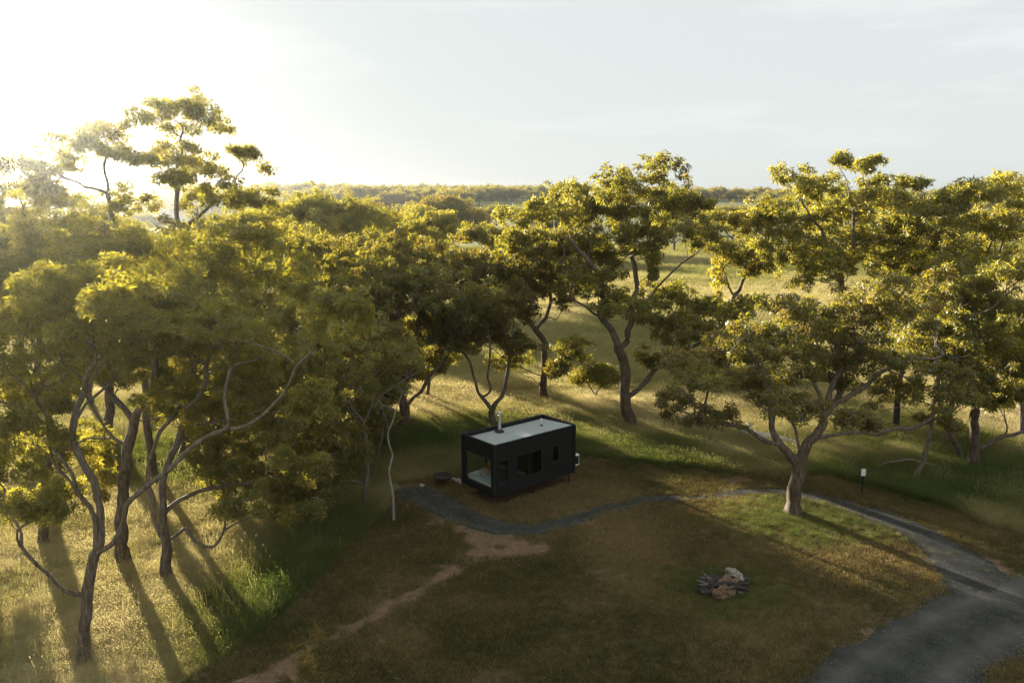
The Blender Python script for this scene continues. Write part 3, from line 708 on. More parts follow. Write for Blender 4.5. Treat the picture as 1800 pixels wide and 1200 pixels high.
TREES = [('L1',[-14.22,24.2],0.3,[[[0,0,-0.25],[0.21,0.0,1.75],[0.5,0.0,3.26]],[[0.72,0.02,4.14],[0.69,0.05,5.49],[0.12,0.07,6.35],[-0.44,0.09,7.19],[-0.45,0.11,8.13],[-0.82,0.14,9.05]],[[1.42,-0.18,4.33],[2.38,-0.36,6.03],[3.42,-0.54,6.85],[4.63,-0.72,7.92],[6.12,-0.9,8.43],[7.43,-1.08,9.54],[7.86,-1.26,10.44],[9.02,-1.44,11.15]],[[-0.26,-0.34,2.69],[-0.7,-0.67,3.69],[-1.06,-1.01,4.61],[-1.15,-1.34,5.87]],[[0.93,0.05,4.22],[0.89,0.11,5.66],[0.42,0.16,7.17],[0.32,0.22,8.28],[0.74,0.27,9.2]],[[0.27,-0.01,6.47],[-0.12,-0.03,7.98],[-1.09,-0.04,8.82],[-1.77,-0.05,9.0]]],[[1.04,-2.5,11.83,1.52,0],[1.6,-0.38,10.96,1.4,0],[1.54,3.78,10.41,1.65,0],[-1.45,-1.14,10.24,1.36,0],[5.25,-0.75,11.8,1.12,0],[6.07,1.96,10.73,1.15,0],[9.69,-4.31,12.19,0.95,0],[0.89,-0.38,12.53,1.31,0],[-3.53,2.6,5.73,0.99,0],[0.28,-1.79,6.23,0.69,0],[-0.64,-0.75,8.2,0.78,0],[0.06,2.68,9.2,1.09,0],[4.41,-3.5,12.74,1.07,0]],1.0,0.5),
('L2',[-16.56,31.52],0.4,[[[0,0,-0.25],[0.25,0.0,2.3],[0.63,0.0,4.78],[1.06,0.0,6.24]],[[1.98,-0.27,7.51],[2.36,-0.54,8.74],[2.66,-0.81,10.16],[3.22,-1.08,11.53]],[[0.31,0.05,7.19],[-0.52,0.1,8.6],[-1.33,0.15,10.0]],[[0.01,0.1,5.48],[-0.63,0.2,6.67],[-0.97,0.3,7.36]]],[[1.48,-1.38,12.44,1.88,0],[3.38,-0.74,12.6,1.92,0],[-2.3,1.63,10.72,1.83,0],[5.56,-1.81,13.11,1.53,0],[1.63,0.31,10.55,1.52,0],[-0.44,0.83,8.45,1.19,0],[4.04,-1.64,10.73,1.32,0],[-2.46,0.08,11.85,1.63,0],[-1.89,1.61,5.01,1.1,0],[-0.89,-1.49,7.58,0.84,0],[2.26,0.28,6.65,0.84,0],[1.06,0.66,8.48,0.95,0],[0.03,-1.07,4.31,0.5,1.01]],1.0,0.5),
('L3',[-14.09,30.24],0.33,[[[0,0,-0.25],[0.03,0.0,2.1],[0.07,0.0,3.79]],[[-0.33,0.17,2.02],[-0.57,0.34,3.66],[-0.33,0.51,5.28],[0.37,0.68,6.41],[1.07,0.85,7.55],[1.57,1.02,9.14]],[[0.65,-0.19,5.27],[1.5,-0.37,6.72],[2.2,-0.56,7.9],[2.46,-0.75,9.05]],[[0.93,-0.05,2.24],[1.15,-0.1,1.9],[1.38,-0.16,1.56],[2.07,-0.21,1.33],[2.42,-0.26,1.85]],[[0.98,0.3,3.38],[1.33,0.61,3.5],[2.87,0.91,3.68],[3.96,1.22,3.94]]],[[2.43,-0.75,11.65,1.74,0],[3.97,0.46,11.94,1.81,0],[2.7,2.39,9.12,1.68,0],[2.54,-2.33,10.22,1.23,0],[2.96,-0.04,7.2,1.11,0],[3.44,2.36,7.42,1.56,0],[3.94,-1.61,3.72,0.76,0],[5.23,-0.64,4.73,1.09,0],[2.29,0.99,4.15,0.92,0],[6.04,-0.92,10.82,1.51,0],[0.63,0.33,7.91,1.01,0],[4.14,0.96,5.85,0.96,0],[7.13,-2.42,8.15,0.98,0],[5.49,-0.32,2.84,0.62,0],[1.14,1.98,4.8,0.81,0]],1.0,0.5),
('L4',[-20.74,33.2],0.32,[[[0,0,-0.25],[0.22,0.0,2.13],[0.57,0.0,4.22]]],[[0.96,-1.76,12.31,1.85,0],[1.53,0.09,12.85,1.96,0],[-1.91,1.51,9.23,1.92,0],[2.22,-0.63,8.64,1.44,0],[0.0,0.4,6.92,1.11,0],[1.35,1.03,3.88,1.13,0],[-0.07,-1.06,7.04,1.42,0],[3.24,-0.33,11.0,1.69,0],[-1.05,0.39,4.09,1.04,0],[0.98,-0.36,2.67,0.77,0],[-1.89,0.35,1.99,0.84,0],[3.7,-1.02,4.56,0.59,1.07]],1.0,0.5),
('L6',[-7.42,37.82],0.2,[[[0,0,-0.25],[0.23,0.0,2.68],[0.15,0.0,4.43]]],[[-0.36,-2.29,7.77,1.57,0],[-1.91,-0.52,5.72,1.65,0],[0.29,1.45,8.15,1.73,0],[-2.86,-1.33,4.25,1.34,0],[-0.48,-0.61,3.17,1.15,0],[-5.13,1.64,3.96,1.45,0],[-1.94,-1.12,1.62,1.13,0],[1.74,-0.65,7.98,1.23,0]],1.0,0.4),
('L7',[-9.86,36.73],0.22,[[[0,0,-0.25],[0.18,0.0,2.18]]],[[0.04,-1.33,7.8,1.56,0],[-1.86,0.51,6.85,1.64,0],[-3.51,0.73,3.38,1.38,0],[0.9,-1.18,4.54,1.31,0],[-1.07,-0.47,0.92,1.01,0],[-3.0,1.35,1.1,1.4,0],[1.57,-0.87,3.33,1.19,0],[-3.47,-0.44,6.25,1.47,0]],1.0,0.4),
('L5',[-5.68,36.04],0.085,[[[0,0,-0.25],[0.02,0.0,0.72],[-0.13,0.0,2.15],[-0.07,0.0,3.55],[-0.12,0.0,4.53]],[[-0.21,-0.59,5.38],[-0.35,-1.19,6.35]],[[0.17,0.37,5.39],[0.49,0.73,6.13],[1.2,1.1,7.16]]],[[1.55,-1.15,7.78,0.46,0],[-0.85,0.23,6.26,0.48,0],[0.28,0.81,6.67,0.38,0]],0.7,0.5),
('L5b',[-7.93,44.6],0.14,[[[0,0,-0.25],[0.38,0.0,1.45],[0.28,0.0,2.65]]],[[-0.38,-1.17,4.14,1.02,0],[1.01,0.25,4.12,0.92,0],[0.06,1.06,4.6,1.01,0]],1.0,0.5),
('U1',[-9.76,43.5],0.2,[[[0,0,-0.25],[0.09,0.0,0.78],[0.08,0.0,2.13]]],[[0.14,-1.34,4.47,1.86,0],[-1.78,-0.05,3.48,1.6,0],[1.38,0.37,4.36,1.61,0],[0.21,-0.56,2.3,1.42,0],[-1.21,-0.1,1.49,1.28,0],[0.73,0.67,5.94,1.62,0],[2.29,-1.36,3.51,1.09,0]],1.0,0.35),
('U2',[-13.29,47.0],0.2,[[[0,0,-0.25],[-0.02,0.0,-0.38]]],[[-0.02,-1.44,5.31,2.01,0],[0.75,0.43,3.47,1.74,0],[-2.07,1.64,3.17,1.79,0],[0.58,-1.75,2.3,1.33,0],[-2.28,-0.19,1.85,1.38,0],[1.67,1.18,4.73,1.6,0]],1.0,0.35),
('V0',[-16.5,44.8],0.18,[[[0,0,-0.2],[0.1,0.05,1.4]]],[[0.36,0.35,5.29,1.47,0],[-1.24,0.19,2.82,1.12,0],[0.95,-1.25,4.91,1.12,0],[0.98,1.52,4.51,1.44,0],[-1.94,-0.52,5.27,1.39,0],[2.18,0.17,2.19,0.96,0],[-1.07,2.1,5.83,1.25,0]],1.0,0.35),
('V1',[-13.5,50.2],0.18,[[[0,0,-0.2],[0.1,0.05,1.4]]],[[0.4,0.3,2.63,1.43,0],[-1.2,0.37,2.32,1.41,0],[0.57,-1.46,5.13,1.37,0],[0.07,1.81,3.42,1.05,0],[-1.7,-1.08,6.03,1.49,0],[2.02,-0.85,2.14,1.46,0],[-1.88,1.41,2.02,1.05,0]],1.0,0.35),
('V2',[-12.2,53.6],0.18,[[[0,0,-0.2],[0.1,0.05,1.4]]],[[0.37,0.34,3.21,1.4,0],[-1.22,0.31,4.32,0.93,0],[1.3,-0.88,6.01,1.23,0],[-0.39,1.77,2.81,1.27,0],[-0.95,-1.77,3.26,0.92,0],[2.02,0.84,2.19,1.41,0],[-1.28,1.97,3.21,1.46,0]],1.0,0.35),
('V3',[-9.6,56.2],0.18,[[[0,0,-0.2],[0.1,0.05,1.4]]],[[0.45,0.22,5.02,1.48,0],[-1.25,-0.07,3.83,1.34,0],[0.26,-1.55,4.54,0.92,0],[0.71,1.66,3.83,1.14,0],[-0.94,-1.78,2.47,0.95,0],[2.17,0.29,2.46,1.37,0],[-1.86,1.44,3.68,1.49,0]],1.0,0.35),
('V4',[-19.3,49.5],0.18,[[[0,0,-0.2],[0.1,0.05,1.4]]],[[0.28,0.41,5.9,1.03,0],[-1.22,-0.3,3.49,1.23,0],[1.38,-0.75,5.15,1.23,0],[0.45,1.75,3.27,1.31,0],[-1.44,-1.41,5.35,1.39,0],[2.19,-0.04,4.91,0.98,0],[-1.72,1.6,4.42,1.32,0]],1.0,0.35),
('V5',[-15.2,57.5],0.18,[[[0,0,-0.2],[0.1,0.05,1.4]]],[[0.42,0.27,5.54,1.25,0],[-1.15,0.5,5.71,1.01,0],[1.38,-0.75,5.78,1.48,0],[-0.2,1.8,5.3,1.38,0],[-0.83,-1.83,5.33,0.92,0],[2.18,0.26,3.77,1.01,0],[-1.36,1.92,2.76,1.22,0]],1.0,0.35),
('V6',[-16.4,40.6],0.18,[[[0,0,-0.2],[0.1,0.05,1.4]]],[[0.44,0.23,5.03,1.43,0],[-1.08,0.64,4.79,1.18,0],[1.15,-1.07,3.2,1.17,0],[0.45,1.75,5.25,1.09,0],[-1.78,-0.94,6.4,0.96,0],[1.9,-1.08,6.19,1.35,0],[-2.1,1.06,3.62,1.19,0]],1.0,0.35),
('V7',[-13.3,60.5],0.18,[[[0,0,-0.2],[0.1,0.05,1.4]]],[[0.35,0.36,6.49,1.29,0],[-1.24,0.2,2.12,1.07,0],[1.02,-1.2,2.27,1.06,0],[0.81,1.62,4.31,1.49,0],[-1.84,-0.82,5.35,1.16,0],[2.15,-0.44,3.9,1.11,0],[-1.9,1.39,3.01,0.98,0]],1.0,0.35),
('V8',[-8.3,57.3],0.18,[[[0,0,-0.2],[0.1,0.05,1.4]]],[[0.43,0.25,5.2,1.0,0],[-1.19,0.41,3.76,1.25,0],[1.34,-0.82,5.19,1.1,0],[0.81,1.62,2.46,0.93,0],[-1.82,-0.85,2.33,1.47,0],[1.95,-1.01,5.98,0.92,0],[-1.63,1.69,2.9,1.45,0]],1.0,0.35),
('V9',[-6.4,58.9],0.18,[[[0,0,-0.2],[0.1,0.05,1.4]]],[[0.45,0.22,2.89,1.39,0],[-1.26,-0.02,5.57,1.35,0],[0.94,-1.25,5.95,1.33,0],[1.08,1.45,2.99,1.09,0],[-1.71,-1.06,5.51,1.43,0],[2.12,0.57,6.29,1.42,0],[-1.78,1.54,4.31,1.16,0]],1.0,0.35),
('L8',[-7.17,50.93],0.45,[[[0,0,-0.25],[0.11,0.0,1.64]],[[-0.72,0.34,3.29],[-1.08,0.67,5.52],[-2.21,1.01,7.36]],[[0.33,-0.37,3.83],[0.07,-0.73,6.16],[-0.01,-1.1,8.41]],[[0.64,0.17,4.09],[0.85,0.34,6.34],[1.43,0.51,8.19]],[[1.2,-0.09,2.62],[2.17,-0.18,4.17],[3.12,-0.28,5.32]]],[[-2.45,-3.12,9.39,2.05,0],[-0.96,0.83,10.76,2.56,0],[1.41,2.83,10.2,2.66,0],[3.69,-2.5,8.96,2.08,0],[2.38,-0.05,6.59,1.76,0],[-0.35,1.15,7.53,1.93,0],[-1.8,-3.35,6.98,1.49,0],[-4.42,0.78,7.02,1.92,0],[4.06,2.63,5.94,1.5,0],[0.84,-1.92,9.59,2.02,0]],1.0,0.35),
('L9',[-1.3,51.59],0.28,[[[0,0,-0.25],[-0.03,0.0,1.26]],[[-0.95,-0.47,2.55],[-1.29,-0.95,4.2],[-1.8,-1.42,5.42]],[[-0.13,-0.39,2.53],[-0.18,-0.78,4.54],[-0.09,-1.17,6.12]],[[0.73,0.06,2.42],[1.03,0.13,3.96],[1.3,0.19,5.49]]],[[-1.61,-1.28,7.61,1.7,0],[-0.19,-0.07,8.18,1.83,0],[1.49,2.01,7.11,1.63,0],[-2.74,-1.04,6.09,1.28,0],[2.05,0.29,5.47,1.14,0],[-0.63,1.51,6.02,1.53,0]],1.0,0.3),
('L10',[2.31,59.2],0.38,[[[0,0,-0.25],[0.16,0.0,1.87],[0.14,0.0,4.52]],[[-0.82,-0.24,5.86],[-2.1,-0.49,7.61],[-3.57,-0.73,8.91]],[[0.28,0.47,6.18],[0.71,0.93,8.73]],[[1.07,-0.74,6.37],[1.84,-1.48,7.74]]],[[-4.39,-1.02,10.19,2.36,0],[-1.89,0.31,11.34,2.62,0],[0.68,0.73,10.89,2.54,0],[-3.15,-0.81,7.65,1.98,0],[-0.6,0.28,8.8,2.26,0],[2.17,3.28,8.47,2.11,0],[-5.62,-1.57,8.59,1.76,0],[2.03,0.35,3.57,1.31,0],[-2.08,2.91,2.14,1.47,0],[1.07,-1.38,2.84,0.88,0],[-4.85,0.54,12.59,1.31,0]],1.0,0.35),
('C',[7.95,51.86],0.52,[[[0,0,-0.25],[-0.32,0.0,1.98],[-0.49,0.0,4.32]],[[-1.24,-0.43,6.31],[-2.8,-0.85,7.88],[-4.31,-1.28,9.04]],[[-0.22,0.05,5.85],[-0.07,0.1,7.36],[0.25,0.15,9.62],[-0.17,0.21,11.84]],[[0.27,0.2,2.32],[1.6,0.4,3.84],[3.51,0.59,4.97],[5.41,0.79,6.1]],[[-1.95,0.31,8.85],[-3.09,0.62,11.44],[-4.2,0.93,12.54],[-5.69,1.24,13.27]],[[0.71,0.42,8.07],[2.6,0.85,10.3],[4.52,1.27,11.77]]],[[-0.57,-4.1,15.63,2.19,0],[1.75,-0.84,14.77,1.8,0],[-3.19,4.46,14.71,2.59,0],[-6.25,-3.81,13.8,1.87,0],[-7.13,0.26,12.2,1.56,0],[-1.26,3.86,13.95,2.21,0],[0.36,-0.94,12.63,1.71,0],[-3.03,0.97,9.53,2.1,0],[-1.58,3.99,10.99,1.78,0],[2.14,-4.95,14.49,1.57,0],[4.49,-0.29,12.6,1.27,0],[3.24,3.67,8.03,2.21,0],[-0.89,-2.86,8.53,1.56,0],[3.44,-1.19,6.45,2.01,0],[6.36,1.68,7.12,2.13,0],[6.02,-4.6,8.6,1.08,0],[1.69,0.97,4.11,1.31,0],[-4.03,3.29,12.02,1.95,0],[1.11,-0.87,12.27,0.89,2.04]],1.0,0.5),
('C2',[17.48,61.0],0.3,[[[0,0,-0.25],[-0.12,0.0,4.19],[-0.39,0.0,7.75]]],[[-1.44,-1.27,13.43,1.49,0],[0.84,0.37,12.95,1.44,0],[0.11,0.84,11.19,1.46,0],[1.06,-0.62,10.0,1.24,0],[-2.22,0.33,11.22,1.17,0],[-1.84,-0.62,9.13,0.87,1.96]],1.0,0.35),
('R0',[13.75,36.73],0.45,[[[0,0,-0.25],[-0.08,0.0,1.31],[0.03,0.0,2.61]],[[-0.88,0.1,3.58],[-1.31,0.2,4.55],[-1.35,0.29,5.79],[-1.79,0.39,6.88],[-2.37,0.49,7.97],[-3.18,0.59,8.5]],[[-1.8,-0.16,3.89],[-4.05,-0.31,4.78],[-5.71,-0.47,5.02]],[[0.78,0.18,3.84],[1.34,0.35,4.64],[1.03,0.53,6.01],[0.62,0.7,7.09],[-0.09,0.88,8.45]],[[1.56,0.11,4.0],[3.8,0.23,3.97],[5.48,0.34,4.22],[6.87,0.46,4.75],[7.96,0.57,5.43]],[[1.11,0.16,4.84],[2.59,0.33,6.06],[4.21,0.49,7.14],[5.87,0.65,7.66],[8.13,0.81,7.77]],[[1.39,0.34,5.78],[2.36,0.68,7.38],[3.22,1.02,8.7],[3.56,1.36,9.76]],[[0.05,-0.03,3.34],[-0.46,-0.06,4.76],[-0.29,-0.09,6.16]]],[[2.15,-2.2,10.78,1.52,0],[2.4,0.47,9.34,1.35,0],[6.28,2.87,9.25,1.36,0],[-3.0,-5.07,10.46,1.33,0],[-2.18,1.2,8.39,1.45,0],[-2.82,2.66,6.96,1.51,0],[-5.56,-2.94,7.13,1.29,0],[-5.76,-0.27,7.58,1.26,0],[-0.96,2.82,5.44,1.51,0],[-0.92,-1.59,7.86,1.41,0],[1.48,1.41,8.35,1.53,0],[2.52,2.26,6.46,1.42,0],[-1.87,-3.87,6.36,1.07,0],[3.25,0.84,7.34,1.44,0],[6.82,5.68,4.73,1.38,0],[0.17,-5.38,6.29,0.78,0],[-4.48,-0.93,5.01,1.03,0],[7.43,4.83,7.12,1.27,0],[-0.38,-1.82,9.97,1.34,0],[6.34,-0.13,7.0,1.05,0],[-5.5,3.27,4.72,0.99,0],[6.52,-1.85,6.34,0.8,0],[7.18,1.02,4.6,0.72,0]],0.8,0.25),
('R1',[26.41,43.32],0.4,[[[0,0,-0.25],[-0.22,0.0,1.18]],[[-0.59,-0.21,2.91],[-0.69,-0.43,4.28],[-1.49,-0.64,6.26],[-2.18,-0.86,8.81]],[[0.64,-0.01,1.52],[1.38,-0.03,2.03],[2.79,-0.04,2.2],[3.99,-0.06,2.87]]],[[-1.63,-1.71,7.72,1.75,0],[1.51,0.59,8.59,1.85,0],[2.04,1.88,5.05,1.83,0],[0.95,-1.99,4.68,1.67,0],[-3.24,-0.67,8.16,1.52,0],[-0.51,1.85,10.36,1.9,0],[-0.19,-2.12,11.39,1.73,0],[3.58,0.39,6.04,1.84,0]],1.0,0.4),
('R2',[26.31,44.6],0.22,[[[0,0,-0.25],[-0.78,0.0,1.8],[-1.67,0.0,3.5],[-1.86,0.0,4.85],[-1.7,0.0,7.18]]],[[-3.07,-0.38,5.93,1.11,0],[-1.46,0.07,8.47,1.38,0],[-3.16,1.0,7.33,1.14,0],[-3.29,-1.31,9.94,1.27,0]],1.0,0.35),
('R3',[22.08,41.47],0.17,[[[0,0,-0.25],[0.39,0.0,1.78],[0.58,0.0,3.7],[0.77,0.0,4.96]]],[[1.58,-0.71,5.13,0.78,0],[2.26,0.14,6.02,0.92,0],[3.65,0.67,4.47,0.81,0],[0.7,-0.68,6.66,0.78,0]],1.0,0.35),
('R4',[27.05,47.86],0.22,[[[0,0,-0.25],[0.03,0.0,1.55],[0.24,0.0,3.01]]],[[-0.32,-0.66,6.7,1.25,0],[-1.31,0.29,7.94,1.28,0],[1.75,0.76,7.87,1.29,0],[-0.14,-0.58,8.77,1.25,0]],1.0,0.35),
('R5',[23.95,57.0],0.42,[[[0,0,-0.25],[0.1,0.0,1.52],[-0.36,0.0,4.92],[-0.19,0.0,8.25]],[[-1.79,-0.21,12.33],[-3.21,-0.43,14.32],[-4.17,-0.64,15.69]],[[0.57,0.37,11.08],[0.51,0.74,13.9],[0.07,1.11,16.3],[-0.33,1.48,17.11]],[[1.0,0.14,14.71],[0.97,0.28,16.88]]],[[-5.07,-3.09,16.23,1.28,0],[-2.14,-0.98,15.8,1.23,0],[0.13,2.53,17.83,0.76,0],[-0.35,-2.63,17.35,0.69,0],[1.95,0.66,15.7,1.27,0],[1.07,4.1,13.81,2.58,0],[1.3,-2.7,14.55,1.75,0],[-2.69,0.7,12.69,1.95,0],[2.72,4.46,11.21,2.6,0],[-2.23,-1.7,10.44,2.06,0],[3.94,0.81,12.27,2.15,0],[-2.42,3.3,10.01,1.84,0],[-5.31,-1.25,11.59,1.42,0],[4.4,0.79,16.22,0.64,0],[3.31,0.78,9.81,2.15,0],[-6.29,-1.36,14.14,1.32,0],[-6.64,1.1,13.81,1.18,0]],1.0,0.55),
('R6',[34.11,55.0],0.45,[[[0,0,-0.25],[-0.13,0.0,2.0],[-0.85,0.0,6.09]]],[[-4.41,-2.16,15.3,1.74,0],[-0.8,0.18,15.68,2.0,0],[1.95,1.98,15.1,2.07,0],[-6.23,-2.41,13.65,1.73,0],[-1.92,0.47,13.18,2.19,0],[2.55,3.07,12.26,2.39,0],[-5.02,-2.63,11.45,1.9,0],[-1.37,-0.41,10.51,1.98,0],[-4.82,2.2,11.5,1.7,0],[0.01,-3.02,14.04,1.88,0]],1.0,0.5),
('TL',[-19.31,45.0],0.42,[[[0,0,-0.25],[0.44,0.0,3.74],[0.62,0.0,8.43],[0.93,0.0,12.63]],[[0.75,-0.43,14.22],[1.42,-0.86,16.67],[1.91,-1.29,18.87]],[[1.7,-0.08,14.05],[2.58,-0.16,14.83],[3.58,-0.24,15.3]],[[0.62,-0.22,15.76],[0.03,-0.45,16.98]],[[3.68,0.49,15.77],[4.16,0.98,17.04]]],[[0.37,-1.63,19.22,1.03,0],[1.06,0.59,19.79,1.21,0],[2.6,0.59,19.3,1.02,0],[2.44,-2.52,17.34,0.95,0],[-0.45,-0.03,17.21,0.82,0],[1.66,1.28,16.41,1.04,0],[1.3,-2.11,16.27,0.66,0],[4.62,-0.11,17.55,0.56,0],[5.62,0.57,16.71,0.29,0],[3.76,-1.19,15.3,1.1,0],[4.66,0.28,15.08,1.01,0],[0.63,2.42,15.07,0.86,0],[1.74,-1.55,13.03,1.67,0],[3.21,0.28,12.29,1.74,0]],0.7,0.5),
('TL2',[-24.84,47.0],0.38,[[[0,0,-0.25],[0.95,0.0,6.74],[1.58,0.0,11.84],[1.41,0.0,15.46]],[[1.25,0.16,16.44],[1.48,0.31,18.05]],[[-0.04,0.3,15.79],[-1.47,0.6,16.45]]],[[0.49,-1.52,17.88,1.33,0],[1.18,0.36,18.53,1.19,0],[-2.6,1.49,16.8,1.36,0],[2.96,-1.49,17.48,0.64,0],[-1.84,0.43,15.14,1.19,0],[-3.84,1.38,15.8,1.22,0],[0.55,-1.3,13.23,1.6,0],[2.58,0.36,14.97,0.99,0],[1.15,2.04,12.39,1.71,0]],0.7,0.5),
('TL3',[-32.27,50.0],0.38,[[[0,0,-0.25],[0.87,0.0,6.19],[1.65,0.0,11.62]]],[[1.71,-0.8,17.16,1.03,0],[2.18,-0.21,15.3,1.39,0],[-0.52,1.59,13.87,1.62,0],[3.16,-1.15,12.74,1.71,0],[-0.53,-0.24,15.82,1.74,0],[-2.63,1.38,13.33,1.98,0]],0.7,0.5),
('F0',[-19.5,55.0],0.3,[[[0,0,-0.25],[0.76,0.0,8.79]]],[[1.32,0.01,13.38,1.48,0],[-0.27,0.63,12.51,1.27,0],[1.4,-1.38,13.26,1.16,0],[0.98,1.52,13.23,1.59,0],[-0.63,-0.79,12.71,1.5,0],[2.86,-1.21,12.61,1.22,0],[0.25,2.28,12.02,1.7,0],[1.44,-2.46,13.15,1.45,0],[3.18,0.46,11.96,1.18,0]],0.45,0.6),
('F1',[-19.05,64.0],0.3,[[[0,0,-0.25],[0.63,0.0,7.27]]],[[1.37,0.16,12.16,1.41,0],[-0.3,0.43,11.82,1.32,0],[1.48,-1.5,11.55,1.3,0],[1.15,1.66,11.43,1.79,0],[-1.22,-0.02,11.04,1.6,0],[2.88,-1.65,11.37,1.3,0],[0.05,2.51,10.34,1.81,0],[0.51,-2.49,10.61,1.75,0],[3.52,0.5,10.38,1.43,0]],0.85,0.55),
('F2',[-20.95,80.0],0.3,[[[0,0,-0.25],[0.56,0.0,8.96]]],[[1.28,-0.1,14.4,1.67,0],[-0.5,0.87,13.11,1.52,0],[1.52,-1.57,12.95,1.39,0],[1.16,1.75,13.83,1.66,0],[-0.94,-1.19,13.61,1.61,0],[2.49,-2.07,12.48,1.98,0],[-0.67,2.67,13.67,2.12,0],[-0.8,-2.14,13.23,1.43,0],[3.32,1.0,12.43,1.52,0]],0.85,0.6),
('F3',[-18.94,86.0],0.3,[[[0,0,-0.25],[0.44,0.0,7.6]]],[[2.08,-0.26,13.64,1.73,0],[0.3,1.35,12.55,1.98,0],[1.62,-2.03,12.87,2.41,0],[2.48,1.89,12.64,2.08,0],[-1.27,-0.44,13.43,2.41,0],[4.37,-0.95,12.36,2.24,0],[-1.11,2.86,12.1,2.18,0],[1.55,-3.59,11.96,1.73,0],[4.43,1.69,11.15,1.95,0]],0.85,0.5),
('F4',[-14.98,58.0],0.3,[[[0,0,-0.25],[1.13,0.0,6.54]]],[[1.39,0.17,11.71,1.19,0],[0.25,0.94,10.55,1.23,0],[1.52,-1.34,10.52,1.42,0],[1.92,1.08,10.55,1.45,0],[-0.54,-0.85,10.36,1.34,0],[2.65,-1.53,10.42,1.64,0],[0.62,2.26,10.11,1.66,0],[1.17,-2.43,10.22,1.2,0],[3.35,0.59,10.83,1.34,0]],0.85,0.5),
('F5',[-14.74,47.0],0.3,[[[0,0,-0.25],[0.08,0.0,5.96]]],[[0.68,-0.15,10.37,1.14,0],[-0.44,0.66,10.69,1.11,0],[1.01,-1.03,10.75,1.13,0],[0.67,1.13,10.66,1.13,0],[-1.21,-0.17,10.06,1.17,0],[1.99,-0.77,10.62,1.34,0],[-1.34,1.53,8.99,1.0,0],[0.36,-1.94,9.14,1.16,0],[2.28,0.05,8.47,1.14,0]],0.45,0.6),
('F6',[-12.3,66.0],0.3,[[[0,0,-0.25],[0.42,0.0,5.58]]],[[0.56,0.17,10.99,1.54,0],[-1.01,0.44,10.65,1.73,0],[0.19,-1.45,11.19,1.67,0],[0.91,1.41,11.25,1.46,0],[-1.85,-0.36,9.49,1.25,0],[1.86,-1.58,9.41,1.46,0],[-1.19,2.3,9.17,1.87,0],[-0.21,-2.5,10.27,1.6,0],[2.44,1.14,10.31,1.62,0]],0.85,0.45),
('F7',[-13.07,92.0],0.3,[[[0,0,-0.25],[-0.39,0.0,6.04]]],[[0.68,-0.1,11.49,1.68,0],[-1.27,0.48,11.09,2.02,0],[0.15,-1.76,12.2,1.74,0],[1.7,1.09,10.68,2.12,0],[-1.81,-1.3,10.11,1.98,0],[2.11,-1.92,9.98,1.57,0],[-1.11,2.85,10.16,1.67,0],[-0.34,-3.04,10.9,2.02,0],[3.14,0.88,9.87,2.12,0]],0.85,0.6),
('F8',[-9.98,100.0],0.3,[[[0,0,-0.25],[0.31,0.0,7.94]]],[[0.73,0.09,12.51,1.52,0],[-0.64,0.72,11.66,1.61,0],[0.76,-1.36,12.54,1.25,0],[0.65,1.6,11.26,1.29,0],[-1.69,-0.11,11.54,1.38,0],[1.78,-1.62,12.41,1.55,0],[-0.22,2.34,11.01,1.55,0],[0.22,-2.52,10.8,1.44,0],[2.88,-0.07,10.58,1.6,0]],0.85,0.6),
('F9',[-19.94,42.0],0.3,[[[0,0,-0.25],[0.12,0.0,7.11]]],[[0.78,0.05,11.3,1.2,0],[-0.42,0.33,11.63,0.97,0],[1.15,-1.0,10.56,0.88,0],[0.67,1.0,10.13,1.15,0],[-1.12,0.12,10.77,1.3,0],[2.07,-0.41,10.2,1.06,0],[-0.3,1.74,9.73,1.14,0],[-0.38,-1.31,10.33,0.96,0],[1.56,1.13,10.52,1.22,0]],0.45,0.5),
('F10',[-27.07,43.0],0.3,[[[0,0,-0.25],[0.91,0.0,6.27]]],[[1.7,-0.1,11.08,1.03,0],[0.24,0.42,11.22,1.1,0],[2.2,-1.06,10.32,1.29,0],[1.3,1.14,10.68,1.46,0],[-0.43,0.09,10.75,1.07,0],[3.21,-0.76,10.97,1.05,0],[-0.71,1.74,9.92,1.15,0],[0.68,-1.52,9.79,1.37,0],[2.99,0.33,8.81,1.19,0]],0.45,0.5),
('F11',[-30.75,56.0],0.3,[[[0,0,-0.25],[1.3,0.0,8.07]]],[[1.9,0.16,13.66,1.73,0],[0.35,0.9,13.9,1.37,0],[2.82,-1.33,13.73,1.3,0],[0.97,1.72,12.4,1.67,0],[-0.62,0.05,13.22,1.67,0],[3.75,-0.46,12.12,1.76,0],[-0.73,2.35,11.65,1.36,0],[1.81,-2.5,12.52,1.44,0],[3.75,0.56,11.26,1.59,0]],0.45,0.5),
('F12',[-22.06,52.0],0.3,[[[0,0,-0.25],[1.0,0.0,6.98]]],[[1.33,0.11,11.43,1.25,0],[0.16,0.83,10.89,1.53,0],[1.61,-1.21,10.77,1.32,0],[1.83,0.8,10.71,1.18,0],[-0.75,-0.16,10.3,1.33,0],[2.91,-0.59,11.17,1.41,0],[-0.13,2.03,10.6,1.55,0],[1.63,-2.19,11.49,1.27,0],[2.78,0.8,10.39,1.36,0]],0.45,0.6),
('F13',[-31.98,46.0],0.3,[[[0,0,-0.25],[0.39,0.0,7.68]]],[[1.5,0.09,14.09,1.51,0],[0.02,0.81,13.16,1.22,0],[2.11,-1.17,12.81,1.04,0],[1.17,1.1,12.31,1.13,0],[-0.64,0.05,13.5,1.21,0],[3.13,-0.8,12.68,1.36,0],[-0.64,2.01,13.12,1.14,0],[0.9,-1.75,12.81,1.19,0],[2.98,0.45,12.99,1.49,0]],0.45,0.5),
